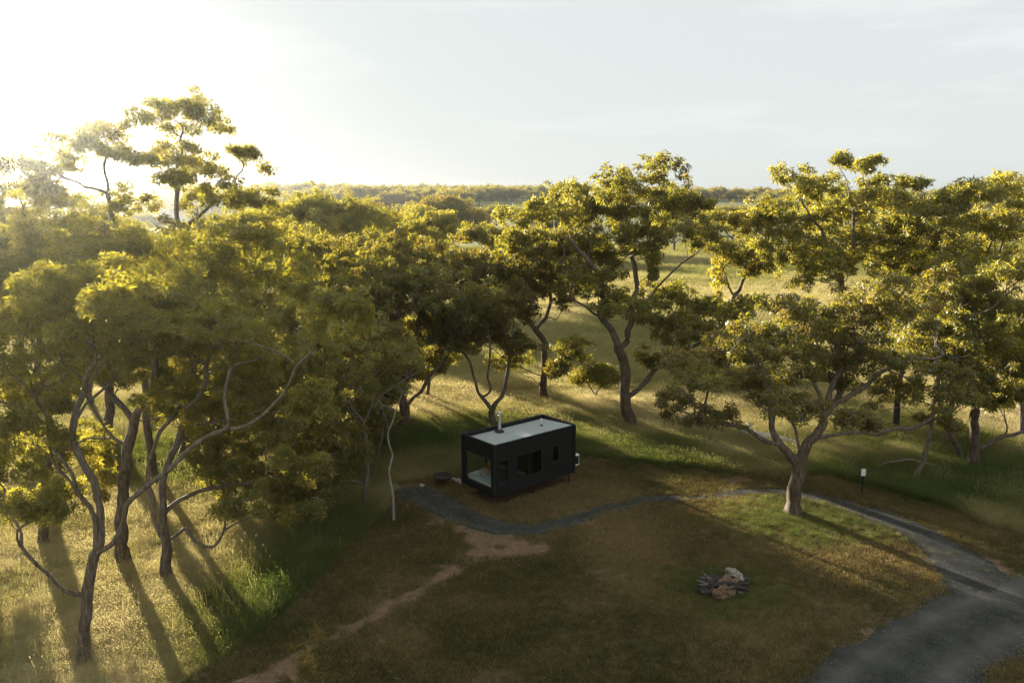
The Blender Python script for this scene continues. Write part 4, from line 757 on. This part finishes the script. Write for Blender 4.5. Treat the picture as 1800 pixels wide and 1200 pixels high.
('F14',[-11.88,51.0],0.3,[[[0,0,-0.25],[1.03,0.0,4.4]]],[[1.28,-0.1,8.47,1.29,0],[0.09,0.58,8.09,0.99,0],[1.02,-1.13,8.74,1.01,0],[1.29,1.17,7.45,1.22,0],[-0.26,-0.82,8.8,1.09,0],[2.52,-0.8,7.68,1.29,0],[-0.39,1.69,7.4,1.37,0],[0.75,-1.94,8.77,1.06,0],[2.31,1.33,7.99,1.22,0]],0.85,0.45),
('F15',[-11.8,44.0],0.3,[[[0,0,-0.25],[0.1,0.0,4.66]]],[[0.66,0.12,9.09,1.07,0],[-0.24,0.52,8.51,0.85,0],[0.35,-0.88,8.24,0.79,0],[0.84,0.85,8.11,0.85,0],[-0.94,0.13,8.42,0.94,0],[1.75,-0.41,7.63,0.84,0],[-0.43,1.46,7.89,0.85,0],[-0.07,-1.43,7.87,0.93,0],[1.87,0.53,7.66,1.06,0]],0.85,0.5),
('R7',[34.96,66.0],0.3,[[[0,0,-0.25],[-0.18,0.0,4.98]]],[[-0.73,-0.01,10.86,1.24,0],[-1.19,0.81,11.0,1.4,0],[-1.31,-1.16,9.72,1.22,0],[0.49,1.02,9.9,1.2,0],[-2.96,-0.7,10.42,1.48,0],[0.44,-0.45,10.22,1.15,0],[-1.01,1.85,10.7,1.15,0],[-3.16,-1.8,10.11,1.29,0],[1.48,0.3,8.74,1.23,0]],1.0,0.4),
('R8',[32.64,49.0],0.3,[[[0,0,-0.25],[-0.33,0.0,2.62]]],[[-0.7,-0.12,7.96,1.06,0],[-0.85,0.68,7.47,1.16,0],[-1.14,-0.92,7.89,0.99,0],[0.31,1.14,6.67,1.28,0],[-2.26,0.08,7.23,1.16,0],[-0.22,-0.81,8.26,1.24,0],[-0.74,1.53,7.84,0.93,0],[-2.83,-1.3,6.1,0.92,0],[1.16,-0.05,6.09,1.11,0]],1.0,0.4)]
for k, (key, base, R, chains, clumps, dens, tint) in enumerate(TREES):
    far = math.hypot(*base)
    small = key.startswith('F')
    size = min(.29, max(.15, .0049 * far))
    o = make_tree('sapling' if key in ('L5', 'L5b') else 'gum_tree', base, R * (.60 if key in ('L1', 'L2', 'L3', 'L4') else .70), chains, clumps, sum(ord(q) * 31 ** i for i, q in enumerate(key)), dens, tint, per=int(74 * (.22 / size) ** 1.5 * (.72 if key in ('L1', 'L2', 'L3', 'L4', 'L6', 'L7', 'U1', 'U2') or key[0] == 'V' else 1)), size=size,
                  tips_per=15 if far < 45 else 12.5 if far < 62 else 9, spread=.13 + .0014 * far, bark=M['pale_bark'] if key == 'L5' else None, bare=.22 if key == 'R0' else .06)
    if key[0] == 'V': tag(o, 'low bushy gum added under the grove to shade the mown yard', 'tree', 'added gums shading the mown yard')  # V gums are added, mostly hidden in the grove, to block sun on the yard
    elif key == 'F8': tag(o, 'small orange-tinged gum with bare lower stem at the far end of the grove', 'tree')
    elif small: tag(o, 'gum standing in the dense sunlit grove between the tall skyline gums and the fire pit', 'tree', 'gums massed in the sunlit grove')
    else: tag(o, LABELS[key], 'sapling' if key in ('L5', 'L5b') else 'tree')
# trees standing far off in the paddocks: copies of four builds, each with its own trunk and crown
def round_clumps(rng, W, Hc, z, n):
    cl = []
    for i in range(n):
        a = i * 2.4 + rng.uniform(-.4, .4); q = math.sqrt((i + .3) / n) * .85
        cl.append([W * q * math.cos(a), W * q * math.sin(a), z + Hc * (1 - q * q) * .8 - Hc * .3 * rng.uniform(0, 1), W * rng.uniform(.33, .48), 0])
    return cl
def copy_tree(o, loc, rz, s):
    c = o.copy(); col.objects.link(c); c.location = loc; c.rotation_euler = (0, 0, rz); c.scale = (s, s, s)
    for ch in o.children:
        d = ch.copy(); col.objects.link(d); d.parent = c
    return c
PADD = [(-38,118),(-27,132),(-17,140),(-45,150),(-60,128),(-8,165),(-22,185),(-20,240),(-34,270),(-6,330),(12,352),(28,372),(40,365),(-70,190),(-85,160),(-55,215),
        (24,118),(35,128),(47,140),(30,150),(58,118),(66,100),(78,112),(55,165),(86,150),(74,190),(62,84),(50,96),(45,80),(98,130),(110,170),(40,205),(92,220),(52,260),(120,250),(70,300),(140,310),(-110,240),(-140,300),(-95,310),(-48,345),(14,230)]
PADD = [(x * 1.9, y * 1.9) if (x > -15 and y < 230) else (x, y) for x, y in PADD]
far_src = []
for k in range(4):
    rng = np.random.default_rng(700 + k)
    W, Hc, z = [(6.5, 4.5, 7.5), (8.5, 4.0, 8.0), (5.0, 5.5, 8.5), (7.5, 5.0, 7.0)][k]
    cl = round_clumps(rng, W, Hc, z, 11)
    far_src.append(make_tree('paddock_tree', (0, 0), .4, [[[0, 0, -.4], [.2, .1, 1.6], [.1 + .3 * k, .2, 3.2]]], cl, 720 + k, per=62, size=.46, tips_per=3.4, spread=.62, tint=[.45, .3, .5, .2][k]))
prng = np.random.default_rng(33)
for i, (x, y) in enumerate(PADD):
    z = float(height(x, y)) - 0.1; s = float(prng.uniform(.72, 1.12)); rz = float(prng.uniform(0, 6.28)); k = i % 4
    if i < 4:
        o = far_src[i]; o.location = (x, y, z); o.rotation_euler = (0, 0, rz); o.scale = (s, s, s)
    else: o = copy_tree(far_src[k], (x, y, z), rz, s)
    if (x, y) == (-20, 240):
        o.scale = (1.35, 1.35, 1.25); tag(o, 'broad round-headed gum standing alone in front of the far wooded ridge', 'tree')
    else: tag(o, 'small distant gum scattered over the paddocks beyond the meadow', 'tree', 'distant gums in the paddocks')

# shrub in the meadow
sh = make_tree('shrub', (6.3, 58.7), .07, [[[0, 0, -.1], [0, 0, .5]], [[-.25, 0, .9], [-.5, .1, 1.3]], [[.25, .1, .9], [.6, 0, 1.3]]],
               [[0, 0, 2.0, 1.0, 0], [-.7, .3, 1.7, .7, 0], [.8, -.2, 1.8, .75, 0], [.2, .6, 2.3, .7, 0]], 55, tint=.45, per=120, size=.2, tips_per=14)
tag(sh, 'rounded low shrub on thin stems in the meadow behind the cabin roof', 'shrub')

# ------------------------------------------------------------------ geometry-node scatter of small things from a point list
def scatter(name, pts, scl, rot, tint, variants, mat, kind='stuff'):
    """one object: points with attributes, each carrying one of the variant meshes"""
    me = bpy.data.meshes.new(name); me.vertices.add(len(pts)); me.vertices.foreach_set('co', np.asarray(pts, np.float32).ravel())
    for nm, v in (('scl', scl), ('rot', rot), ('tint', tint)):
        a = me.attributes.new(nm, 'FLOAT', 'POINT'); a.data.foreach_set('value', np.asarray(v, np.float32))
    a = me.attributes.new('vid', 'INT', 'POINT'); a.data.foreach_set('value', (np.arange(len(pts)) * 7 % len(variants)).astype(np.int32))
    o = bpy.data.objects.new(name, me); col.objects.link(o); o['kind'] = kind
    ng = bpy.data.node_groups.new(name + '_nodes', 'GeometryNodeTree')
    ng.interface.new_socket('Geometry', in_out='INPUT', socket_type='NodeSocketGeometry'); ng.interface.new_socket('Geometry', in_out='OUTPUT', socket_type='NodeSocketGeometry')
    gi = ng.nodes.new('NodeGroupInput'); go = ng.nodes.new('NodeGroupOutput')
    mp = ng.nodes.new('GeometryNodeMeshToPoints'); iop = ng.nodes.new('GeometryNodeInstanceOnPoints')
    cl = bpy.data.collections.new(name + '_kit')
    for v in variants: cl.objects.link(v)
    ci = ng.nodes.new('GeometryNodeCollectionInfo'); ci.inputs['Collection'].default_value = cl
    ci.inputs['Separate Children'].default_value = True; ci.inputs['Reset Children'].default_value = True
    def attr(n, t):
        x = ng.nodes.new('GeometryNodeInputNamedAttribute'); x.data_type = t; x.inputs['Name'].default_value = n; return x
    L = ng.links
    L.new(gi.outputs[0], mp.inputs[0]); L.new(mp.outputs[0], iop.inputs['Points']); L.new(ci.outputs[0], iop.inputs['Instance'])
    iop.inputs['Pick Instance'].default_value = True
    vi = attr('vid', 'INT'); L.new(vi.outputs[0], iop.inputs['Instance Index'])
    rc = ng.nodes.new('ShaderNodeCombineXYZ'); ra = attr('rot', 'FLOAT'); L.new(ra.outputs[0], rc.inputs['Z'])
    e2r = ng.nodes.new('FunctionNodeEulerToRotation'); L.new(rc.outputs[0], e2r.inputs[0]); L.new(e2r.outputs[0], iop.inputs['Rotation'])
    sa = attr('scl', 'FLOAT'); scb = ng.nodes.new('ShaderNodeCombineXYZ')
    for q in range(3): L.new(sa.outputs[0], scb.inputs[q])
    L.new(scb.outputs[0], iop.inputs['Scale'])
    L.new(iop.outputs[0], go.inputs[0])
    md = o.modifiers.new('scatter', 'NODES'); md.node_group = ng
    return o

def tuft(name, n, h, lean, width, radius, seed, seed_heads=0.0, mat='grass'):
    rng = np.random.default_rng(seed); V = []; Fq = []
    for k in range(n):
        a = rng.uniform(0, 6.283); q = radius * math.sqrt(rng.uniform(0, 1)); bx, by = q * math.cos(a), q * math.sin(a)
        hh = h * rng.uniform(.55, 1.15); la = rng.uniform(0, 6.283); ll = lean * hh * rng.uniform(.2, 1)
        w = width * rng.uniform(.6, 1.2); wa = rng.uniform(0, 3.14); wx, wy = w * math.cos(wa), w * math.sin(wa)
        lx, ly = ll * math.cos(la) + .10 * hh, ll * math.sin(la) - .16 * hh
        i = len(V)
        V += [(bx - wx, by - wy, -.03), (bx + wx, by + wy, -.03), (bx + lx * .35 + wx * .8, by + ly * .35 + wy * .8, hh * .55), (bx + lx * .35 - wx * .8, by + ly * .35 - wy * .8, hh * .55), (bx + lx, by + ly, hh)]
        Fq += [(i, i + 1, i + 2, i + 3), (i + 3, i + 2, i + 4)]
        if rng.uniform() < seed_heads:
            j = len(V); ex, ey = bx + lx, by + ly; u = .004 + w
            V += [(ex - u, ey, hh), (ex + u, ey, hh + .01), (ex + lx * .2, ey + ly * .2, hh + .07), (ex, ey - u, hh - .03)]
            Fq += [(j, j + 1, j + 2), (j, j + 3, j + 1)]
    me = bpy.data.meshes.new(name); me.from_pydata(V, [], Fq); me.update(); me.materials.append(M[mat])
    return bpy.data.objects.new(name, me)
tall_kit = [tuft('tall_grass_tuft', 40, .48, 1.0, .0048, .28, 40 + k, .35) for k in range(5)]
lawn_kit = [tuft('short_grass_tuft', 14, .075, 1.1, .006, .13, 60 + k, mat='lawn') for k in range(4)]
mead_kit = [tuft('meadow_grass_tuft', 44, .42, .9, .011, .55, 80 + k, .2) for k in range(4)]

def blocked(x, y, grow=0.0):
    """path, drive and tree-free places where nothing grows"""
    m = np.zeros(len(x), bool)
    for S in (PATH, DRIVE):
        d, p = dist_poly(x, y, S); hw = np.interp(p, np.arange(len(S)), [q[2] for q in S])
        m |= d < hw + grow - .18 * np.random.default_rng(3).uniform(0, 1, len(x)) ** 2 + (fbm(x, y, 0.8, 3) - .5) * .9
    lx, ly = cabin_local(x, y)
    m |= (lx > .1) & (lx < CL - .1) & (ly > .1) & (ly < CW - .1)
    return m
grng = np.random.default_rng(77)
def cand(n, x0, x1, y0, y1): return grng.uniform(x0, x1, n), grng.uniform(y0, y1, n)
def in_view(x, y, mx=1.12): return np.abs(x) < (y * 0.643 + 4.0) * mx

# long grass round the yard
x, y = cand(230000, -36, 46, 19, 66); t = tall_mask(x, y)
near_big = np.hypot((x - BIG[0]) / 1.35, y - BIG[1] + .5); near_log = np.hypot((x - LOGP[0]) / 1.3, y - LOGP[1])
k = in_view(x, y) & ~blocked(x, y, .1) & (t > .5) & (grng.uniform(0, 1, len(x)) < 1.12 - y / 130)
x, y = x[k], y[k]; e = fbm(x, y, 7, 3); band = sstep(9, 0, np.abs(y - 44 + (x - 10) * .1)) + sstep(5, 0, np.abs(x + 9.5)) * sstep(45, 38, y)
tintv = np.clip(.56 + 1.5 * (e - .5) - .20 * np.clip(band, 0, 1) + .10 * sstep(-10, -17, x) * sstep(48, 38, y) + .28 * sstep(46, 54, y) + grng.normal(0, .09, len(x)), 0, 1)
scatter('tall_grass', np.stack([x, y, height(x, y)], -1), (.55 + .75 * fbm(x + 9, y, 3, 3)) * grng.uniform(.75, 1.2, len(x)) * (1 - .35 * sstep(-8, -12, x) * sstep(45, 36, y)), grng.normal(0, .8, len(x)), tintv, tall_kit, M['grass'])
# rank green grass round the old gum and the stump
x, y = cand(26000, 4, 20, 25, 41)
near_big = np.hypot((x - BIG[0]) / 1.35, y - BIG[1] + .5); near_log = np.hypot((x - LOGP[0]) / 1.25, y - LOGP[1])
f = np.maximum(sstep(4.2, .6, near_big), sstep(2.9, .7, near_log))
k = (grng.uniform(0, 1, len(x)) < f * (.25 + fbm(x, y, 1.2, 3))) & ~blocked(x, y, .05) & (near_log > .55)
x, y = x[k], y[k]
scatter('rank_grass', np.stack([x, y, height(x, y)], -1), grng.uniform(.28, .55, len(x)), grng.uniform(0, 6.28, len(x)), np.clip(.27 + grng.normal(0, .15, len(x)) + .35 * (fbm(x, y, 2, 3) - .4), 0, 1), tall_kit, M['grass'])
# mown yard
x, y = cand(150000, -14, 30, 18, 48); t = tall_mask(x, y); so = soil_mask(x, y)
k = in_view(x, y) & ~blocked(x, y, -.12) & (t < .6) & (grng.uniform(0, 1, len(x)) > so * 1.25) & (grng.uniform(0, 1, len(x)) < .35 + .9 * fbm(x, y, 1.5, 4))
x, y = x[k], y[k]
dryv = .26 + 1.9 * (fbm(x + 11, y - 7, 3.2, 4) - .42) + .5 * sstep(8, 2.5, np.hypot((x - 11.5) / 1.5, y - 32.5)) + .5 * sstep(7.5, 2, np.hypot(x - 2, y - 38))
scatter('short_grass', np.stack([x, y, height(x, y)], -1), grng.uniform(.7, 1.7, len(x)) * (.7 + .8 * fbm(x, y, 2, 3)), grng.uniform(0, 6.28, len(x)), np.clip(.30 + .42 * dryv + grng.normal(0, .13, len(x)), 0, .95), lawn_kit, M['lawn'])
# rougher tussocks through the yard, along the gravel edges and at the mowing line
x, y = cand(9000, -13, 30, 19, 48); t = tall_mask(x, y); dd = np.full(len(x), 9.)
for S in (PATH, DRIVE):
    d, p = dist_poly(x, y, S); dd = np.minimum(dd, np.abs(d - np.interp(p, np.arange(len(S)), [q[2] for q in S])))
prob = .07 + .75 * sstep(.45, .05, dd) + .35 * sstep(.62, .72, fbm(x + 3, y - 60, 1.7, 3))
lx, ly = cabin_local(x, y)
k = in_view(x, y) & (t < .6) & (grng.uniform(0, 1, len(x)) < prob) & ~((lx > -.2) & (lx < CL + .2) & (ly > -.2) & (ly < CW + .2)); x, y = x[k], y[k]
scatter('tussock_grass', np.stack([x, y, height(x, y)], -1), grng.uniform(.16, .42, len(x)), grng.uniform(0, 6.28, len(x)), np.clip(.38 + grng.normal(0, .22, len(x)), 0, .9), tall_kit, M['grass'])
# taller seeding stalks standing out of the long grass
stalk_kit = [tuft('seeding_stalk', 9, .95, .45, .0055, .30, 140 + k, 1.0) for k in range(4)]
x, y = cand(16000, -34, 46, 20, 70); k = in_view(x, y) & (tall_mask(x, y) > .6) & (grng.uniform(0, 1, len(x)) < .1 + 1.6 * sstep(.48, .68, fbm(x - 8, y + 31, 2.6, 3))); x, y = x[k], y[k]
scatter('seeding_grass', np.stack([x, y, height(x, y)], -1), grng.uniform(.55, 1.05, len(x)), grng.uniform(0, 6.28, len(x)), np.clip(.66 + grng.normal(0, .16, len(x)), .2, 1), stalk_kit, M['grass'])
# open meadow behind
yy = 62 + 190 * grng.uniform(0, 1, 90000) ** 1.7; xx = grng.uniform(-1, 1, len(yy)) * (yy * .70 + 6); x, y = xx, yy
g2 = np.clip(0.46 + 0.18 * sstep(170, 90, y) - 0.30 * sstep(110, 230, y) + 1.2 * (fbm(x - 200, y + 40, 26, 4) - .5), 0, 1)
scatter('meadow_grass', np.stack([x, y, height(x, y)], -1), grng.uniform(.7, 1.3, len(x)) * (1 + (y - 62) / 130), grng.normal(0, .8, len(x)), np.clip(.38 + .5 * g2 + grng.normal(0, .08, len(x)), 0, 1), mead_kit, M['grass'])

# bark strips, twigs and dead leaves shed over the yard and under the gums
def litter(name, seed, kind):
    rng = np.random.default_rng(seed); V = []; Fq = []
    for k in range(7 if kind else 4):
        L = rng.uniform(.03, .09) if kind else rng.uniform(.08, .30); w = rng.uniform(.006, .014) if kind else rng.uniform(.004, .010); a = rng.uniform(0, 6.28); cx, cy = rng.normal(0, .25, 2)
        dx, dy = L * math.cos(a), L * math.sin(a); nx_, ny_ = -w * math.sin(a), w * math.cos(a); i = len(V); h = rng.uniform(.01, .05)
        V += [(cx - nx_, cy - ny_, .02), (cx + nx_, cy + ny_, .025), (cx + dx * .5 + nx_, cy + dy * .5 + ny_, h), (cx + dx * .5 - nx_, cy + dy * .5 - ny_, h), (cx + dx, cy + dy, .02)]
        Fq += [(i, i + 1, i + 2, i + 3), (i + 3, i + 2, i + 4)]
    me = bpy.data.meshes.new(name); me.from_pydata(V, [], Fq); me.update(); me.materials.append(M['litter'])
    return bpy.data.objects.new(name, me)
M['litter'] = mat_leaf('dry_litter', [(0, (.10, .065, .040)), (.5, (.17, .115, .07)), (1, (.28, .22, .16))], atype='INSTANCER', trans=.1, gloss=.02)
lit_kit = [litter('leaf_litter_piece', 500 + k, k % 2) for k in range(6)]
x, y = cand(15000, -16, 28, 19, 50)
tb = np.array([t[1] for t in TREES]); dmin = np.full(len(x), 99.)
for b in tb: dmin = np.minimum(dmin, np.hypot(x - b[0], y - b[1]))
k = in_view(x, y) & (grng.uniform(0, 1, len(x)) < .12 + .8 * sstep(6, 1.5, dmin)) & (tall_mask(x, y) < .7); x, y = x[k], y[k]
lx, ly = cabin_local(x, y); k = ~((lx > 0) & (lx < CL) & (ly > 0) & (ly < CW)); x, y = x[k], y[k]
scatter('leaf_litter', np.stack([x, y, height(x, y) + .02], -1), grng.uniform(.6, 1.3, len(x)), grng.uniform(0, 6.28, len(x)), grng.uniform(0, 1, len(x)), lit_kit, M['litter'])
# loose stones along the gravel edges
def pebble(name, seed):
    bm = bmesh.new(); bmesh.ops.create_icosphere(bm, subdivisions=1, radius=.035); rng = np.random.default_rng(seed)
    for v in bm.verts: v.co = v.co * rng.uniform(.7, 1.25); v.co.z *= .6
    me = bm_mesh(name, bm); me.materials.append(M['gravel_loose']); return bpy.data.objects.new(name, me)
M['gravel_loose'] = mat_leaf('loose_stone', [(0, (.035, .038, .04)), (.7, (.09, .093, .092)), (1, (.24, .23, .21))], atype='INSTANCER', trans=0, gloss=.03)
peb_kit = [pebble('loose_stone', 600 + k) for k in range(4)]
px_, py_ = [], []
for S, n in ((PATH, 9000), (DRIVE[:8], 11000)):
    S_ = np.array(S); t = grng.uniform(0, len(S) - 1, n); c = np.stack([np.interp(t, np.arange(len(S)), S_[:, q]) for q in range(3)], -1)
    e = grng.choice([-1, 1], n) * np.abs(c[:, 2] * np.where(grng.uniform(0, 1, n) < .35, grng.uniform(0, 1, n), 1) + grng.normal(0, .22, n)); a = grng.uniform(0, 6.28, n)
    px_.append(c[:, 0] + e * np.cos(a)); py_.append(c[:, 1] + e * np.sin(a))
x, y = np.concatenate(px_), np.concatenate(py_); k = in_view(x, y); x, y = x[k], y[k]
scatter('loose_gravel', np.stack([x, y, height(x, y) + .03], -1), grng.uniform(.3, .95, len(x)) ** 1.5, grng.uniform(0, 6.28, len(x)), grng.uniform(0, 1, len(x)) ** 1.5, peb_kit, M['gravel_loose'])

# far wood on the ridge: reads as one mass
fw_kit = []
for k in range(3):
    rng = np.random.default_rng(900 + k); cl = round_clumps(rng, 5.5, 4.4, 4.2, 10)
    (V, Q, rb), tips, tc = grow([[[0, 0, -1], [.2, 0, 3]]], cl, .35, rng, tips_per=1.5, seg=1.2)
    v, f, t = leaves(tips, tc, cl, rng, 26, .95, .3, 1.0)
    V3 = np.concatenate([V, v]); tri = np.concatenate([Q[:, [0, 1, 2]], Q[:, [0, 2, 3]], f + len(V)])
    me = np_mesh('far_tree', V3, tri, 3, {'tint': np.concatenate([np.zeros(len(Q) * 2), t])}); me.materials.append(M['leaf'])
    fw_kit.append(bpy.data.objects.new('far_tree', me))
n = 9000; r = 400 + 1150 * grng.uniform(0, 1, n) ** 1.25; a = grng.uniform(-.78, .78, n); x, y = r * np.sin(a), r * np.cos(a)
dn = fbm(x + 40, y * 1.6, 130, 3); k = (dn > np.interp(r, [400, 650, 800, 950], [.68, .60, .42, .15])) | (np.exp(-(((x + 190) / 190) ** 2 + ((y - 620) / 150) ** 2)) > .45)
x, y = x[k], y[k]
scatter('far_wood', np.stack([x, y, height(x, y) - .6], -1), grng.uniform(.55, 1.45, len(x)), grng.uniform(0, 6.28, len(x)), np.full(len(x), .4), fw_kit, M['leaf'])
# ------------------------------------------------------------------ small things in the yard
def rock_mesh(name, seed, r, squash=.6, sub=2, amp=.28):
    rng = np.random.default_rng(seed); bm = bmesh.new(); bmesh.ops.create_icosphere(bm, subdivisions=sub, radius=r)
    ph = rng.uniform(0, 6.28, 6)
    for v in bm.verts:
        c = v.co; q = 1 + amp * math.sin(c.x / r * 2.1 + ph[0]) * math.cos(c.y / r * 2.4 + ph[1]) + amp * .6 * math.sin(c.z / r * 3.3 + ph[2] + c.x / r * 1.7)
        v.co = Vector((c.x * q, c.y * q * .9, c.z * q * squash))
    return bm_mesh(name, bm)
# fire pit
fp = empty('fire_pit', (-3.75, 40.9, 0)); tag(fp, 'round dark steel fire pit bowl on legs beside the cabin front', 'fire pit')
prof = [(0.05, .30), (.30, .33), (.44, .44), (.50, .56), (.53, .56), (.47, .43), (.32, .30), (.05, .27)]
V = []; k = 24
for r, z in prof:
    for t in range(k): V.append((r * math.cos(t * 2 * math.pi / k), r * math.sin(t * 2 * math.pi / k), z))
Fc = [(i * k + t, i * k + (t + 1) % k, (i + 1) * k + (t + 1) % k, (i + 1) * k + t) for i in range(len(prof) - 1) for t in range(k)] + [tuple(range(k)), tuple(range(len(V) - k, len(V)))[::-1]]
me = bpy.data.meshes.new('bowl'); me.from_pydata(V, [], Fc); me.update(); link('bowl', me, M['rust'], fp, smooth=True)
for t in range(4):
    a = t * math.pi / 2 + .5; tube_obj('leg', [(.36 * math.cos(a), .36 * math.sin(a), .36), (.42 * math.cos(a), .42 * math.sin(a), -.01)], [.022, .022], M['rust'], fp, 8)
tube_obj('grill_handle', [(.2, -.1, .58), (.45, -.25, .60), (.62, -.36, .63)], [.012, .012, .015], M['post'], fp, 8)
bm = bmesh.new()
for t in range(9):
    y = -.4 + t * .1; w = math.sqrt(max(0, .48 ** 2 - y * y)); box(bm, -w, w, y - .006, y + .006, .565, .577)
link('grill', bm_mesh('grill', bm), M['post'], fp)
for i, (x, y, r) in enumerate(((-2.95, 41.35, .20), (-2.75, 41.05, .15), (-4.85, 40.6, .17), (-3.2, 41.6, .14))):
    o = link('rock', rock_mesh('rock', 300 + i, r, .65), M['stone'], None, (x, y, r * .35), smooth=True)
    tag(o, 'pale rough stone lying beside the fire pit', 'rock', 'stones round the fire pit')

# sign on a post
sg = empty('sign', (18.3, 39.6, 0), 0.05); tag(sg, 'small white sign on a thin black post beside the gravel path', 'sign')
box_obj('post', (-.025, .025, -.02, .02, -.1, 1.30), M['post'], sg)
box_obj('panel', (-.12, .12, -.034, -.021, .98, 1.36), M['white'], sg, .004)

# old stump: a sawn-off root ball, bleached on one side
st = empty('stump', (LOGP[0], LOGP[1], 0), 0.3); tag(st, 'weathered broken stump with orange heartwood and a grey slab lying in the lawn', 'stump')
M['heart'] = mat_simple('orange_heartwood', (0.15, 0.092, 0.052), .85, noise=.4, scale=5, bump=.6, stretch=(1, 4, 1))
M['char'] = mat_simple('charred_wood', (0.035, 0.028, 0.024), .9, noise=.4, scale=8, bump=.6)
def lump(name, seed, dims, loc, rot, mat, amp=.3, sub=4):
    rng = np.random.default_rng(seed); bm = bmesh.new(); bmesh.ops.create_icosphere(bm, subdivisions=sub, radius=1)
    ph = rng.uniform(0, 6.28, 9)
    from mathutils import noise as mn
    off = Vector((float(ph[0]), float(ph[1]), float(ph[2])))
    for v in bm.verts:
        c = v.co.copy(); f = mn.fractal(Vector((c.x * 1.6, c.y * 3.2, c.z * 1.6)) + off * 3, 0.9, 2.1, 5); rdg = abs(mn.noise(Vector((c.x * 2, c.y * 9, c.z * 4)) + off))
        q = 1 + amp * 1.5 * f - amp * .7 * rdg
        v.co = Vector((c.x * dims[0] * q, c.y * dims[1] * q, c.z * dims[2] * q))
    o = link(name, bm_mesh(name, bm), mat, st, loc, smooth=False); o.rotation_euler = rot; return o
lump('root_ball', 1, (1.05, .66, .36), (0, 0, .22), (0, .1, .1), M['char'], .34)
lump('heartwood', 2, (.62, .34, .26), (-.10, -.30, .34), (.35, -.25, .35), M['heart'], .32)
lump('heartwood', 7, (.46, .26, .22), (-.42, -.46, .22), (.3, .25, .5), M['heart'], .3)
lump('slab', 3, (.46, .34, .17), (.62, .22, .52), (.25, .55, .35), M['pale_bark'], .2)
lump('slab', 4, (.30, .12, .10), (.55, -.42, .12), (0, .2, .5), M['pale_bark'], .3)
srng = np.random.default_rng(9)
for i in range(13):
    a = srng.uniform(1.5, 4.3); L = srng.uniform(.45, .95); p0 = np.array([-.1 + .3 * math.cos(a), .25 * math.sin(a), .42]); d = np.array([math.cos(a), .7 * math.sin(a), srng.uniform(-.25, .55)])
    pts = [p0, p0 + d * L * .5 + srng.normal(0, .05, 3), p0 + d * L + srng.normal(0, .07, 3)]
    tube_obj('root', pts, [.055, .035, .010], M['fence'] if i % 3 else M['char'], st, 6)
# sun-bleached log behind the old gum
lg = empty('fallen_log', (16.1, 48.2, 0), -.55); tag(lg, 'sunlit white fallen log in the grass behind the big gnarled gum', 'log')
tube_obj('bole', [(-2.0, 0, .40), (-1.2, .05, .46), (-.3, -.02, .42), (.8, .08, .36), (1.7, .02, .25), (2.4, -.1, .12)], [.16, .24, .25, .24, .20, .10], M['dead'], lg, 12)
tube_obj('broken_branch', [(-1.0, .1, .5), (-1.2, .35, .85), (-1.5, .4, 1.05)], [.10, .07, .03], M['dead'], lg, 8)
tube_obj('broken_branch', [(.6, -.1, .4), (.9, -.5, .45), (1.3, -.8, .3)], [.09, .06, .03], M['dead'], lg, 8)
# burnt snag and fallen limb in the long grass on the right
sn = empty('snag', (25.4, 50.9, float(height(25.4, 50.9)))); tag(sn, 'dark bare burnt snag with broken pale top in the dry grass', 'dead tree')
tube_obj('trunk', [(0, 0, -.2), (.02, 0, 1.4), (-.05, .05, 3.0), (.12, 0, 4.0)], [.26, .2, .17, .13], M['char'], sn, 10)
tube_obj('broken_top', [(.12, 0, 3.98), (.25, .03, 4.5), (.2, 0, 4.75)], [.135, .09, .02], M['dead'], sn, 8)
fb = tube_obj('fallen_branch', [(19.9, 42.6, .12), (21.2, 43.2, .45), (22.6, 43.3, .62), (23.9, 42.9, .38), (25.2, 42.3, .10)], [.02, .045, .055, .045, .02], M['fence'], None, 8)
tag(fb, 'thin grey fallen branch lying in the long grass beside the thin leaning gum', 'branch')
# fence posts in the far-left paddock, and a stake guard in the meadow
for i in range(7):
    x, y = -38 + i * 4.6, 66 + i * .9
    p = tube_obj('fence_post', [(0, 0, -.3), (0, 0, 1.15), (.02, 0, 1.25)], [.08, .075, .06], M['fence'], None, 8, loc=(x, y, float(height(x, y))))
    tag(p, 'grey timber fence post standing in the sunlit paddock beyond the grove', 'fence post', 'posts of the paddock fence')
for x, y in ((6.1, 66.5), (12.5, 71.0)):
    p = tube_obj('stake', [(0, 0, -.3), (0, 0, 1.9), (0, 0, 2.2)], [.035, .03, .015], M['fence'], None, 6, loc=(x, y, float(height(x, y))))
    tag(p, 'thin bare stake standing in the open meadow behind the cabin', 'stake', 'bare stakes in the meadow')

# ------------------------------------------------------------------ air: one closed box of even haze round everything on the ground
hm, hnt, hout = new_mat('haze')
pv = hnt.nodes.new('ShaderNodeVolumePrincipled'); pv.inputs['Color'].default_value = (0.93, 0.97, 1.0, 1)
pv.inputs['Density'].default_value = HAZE_D; pv.inputs['Anisotropy'].default_value = 0.945
hnt.links.new(pv.outputs[0], hout.inputs['Volume'])
zmin = float(Z.min()) - 1.0; ztop = max(23.0, float(Z[np.hypot(X, Y) < 1700].max()) + 17)
hz = box_obj('haze', (float(gx[0]) - 20, float(gx[-1]) + 20, float(gy[0]) - 20, float(gy[-1]) + 20, zmin, max(ztop, float(Z.max()) + 5)), hm)
tag(hz, kind='stuff')
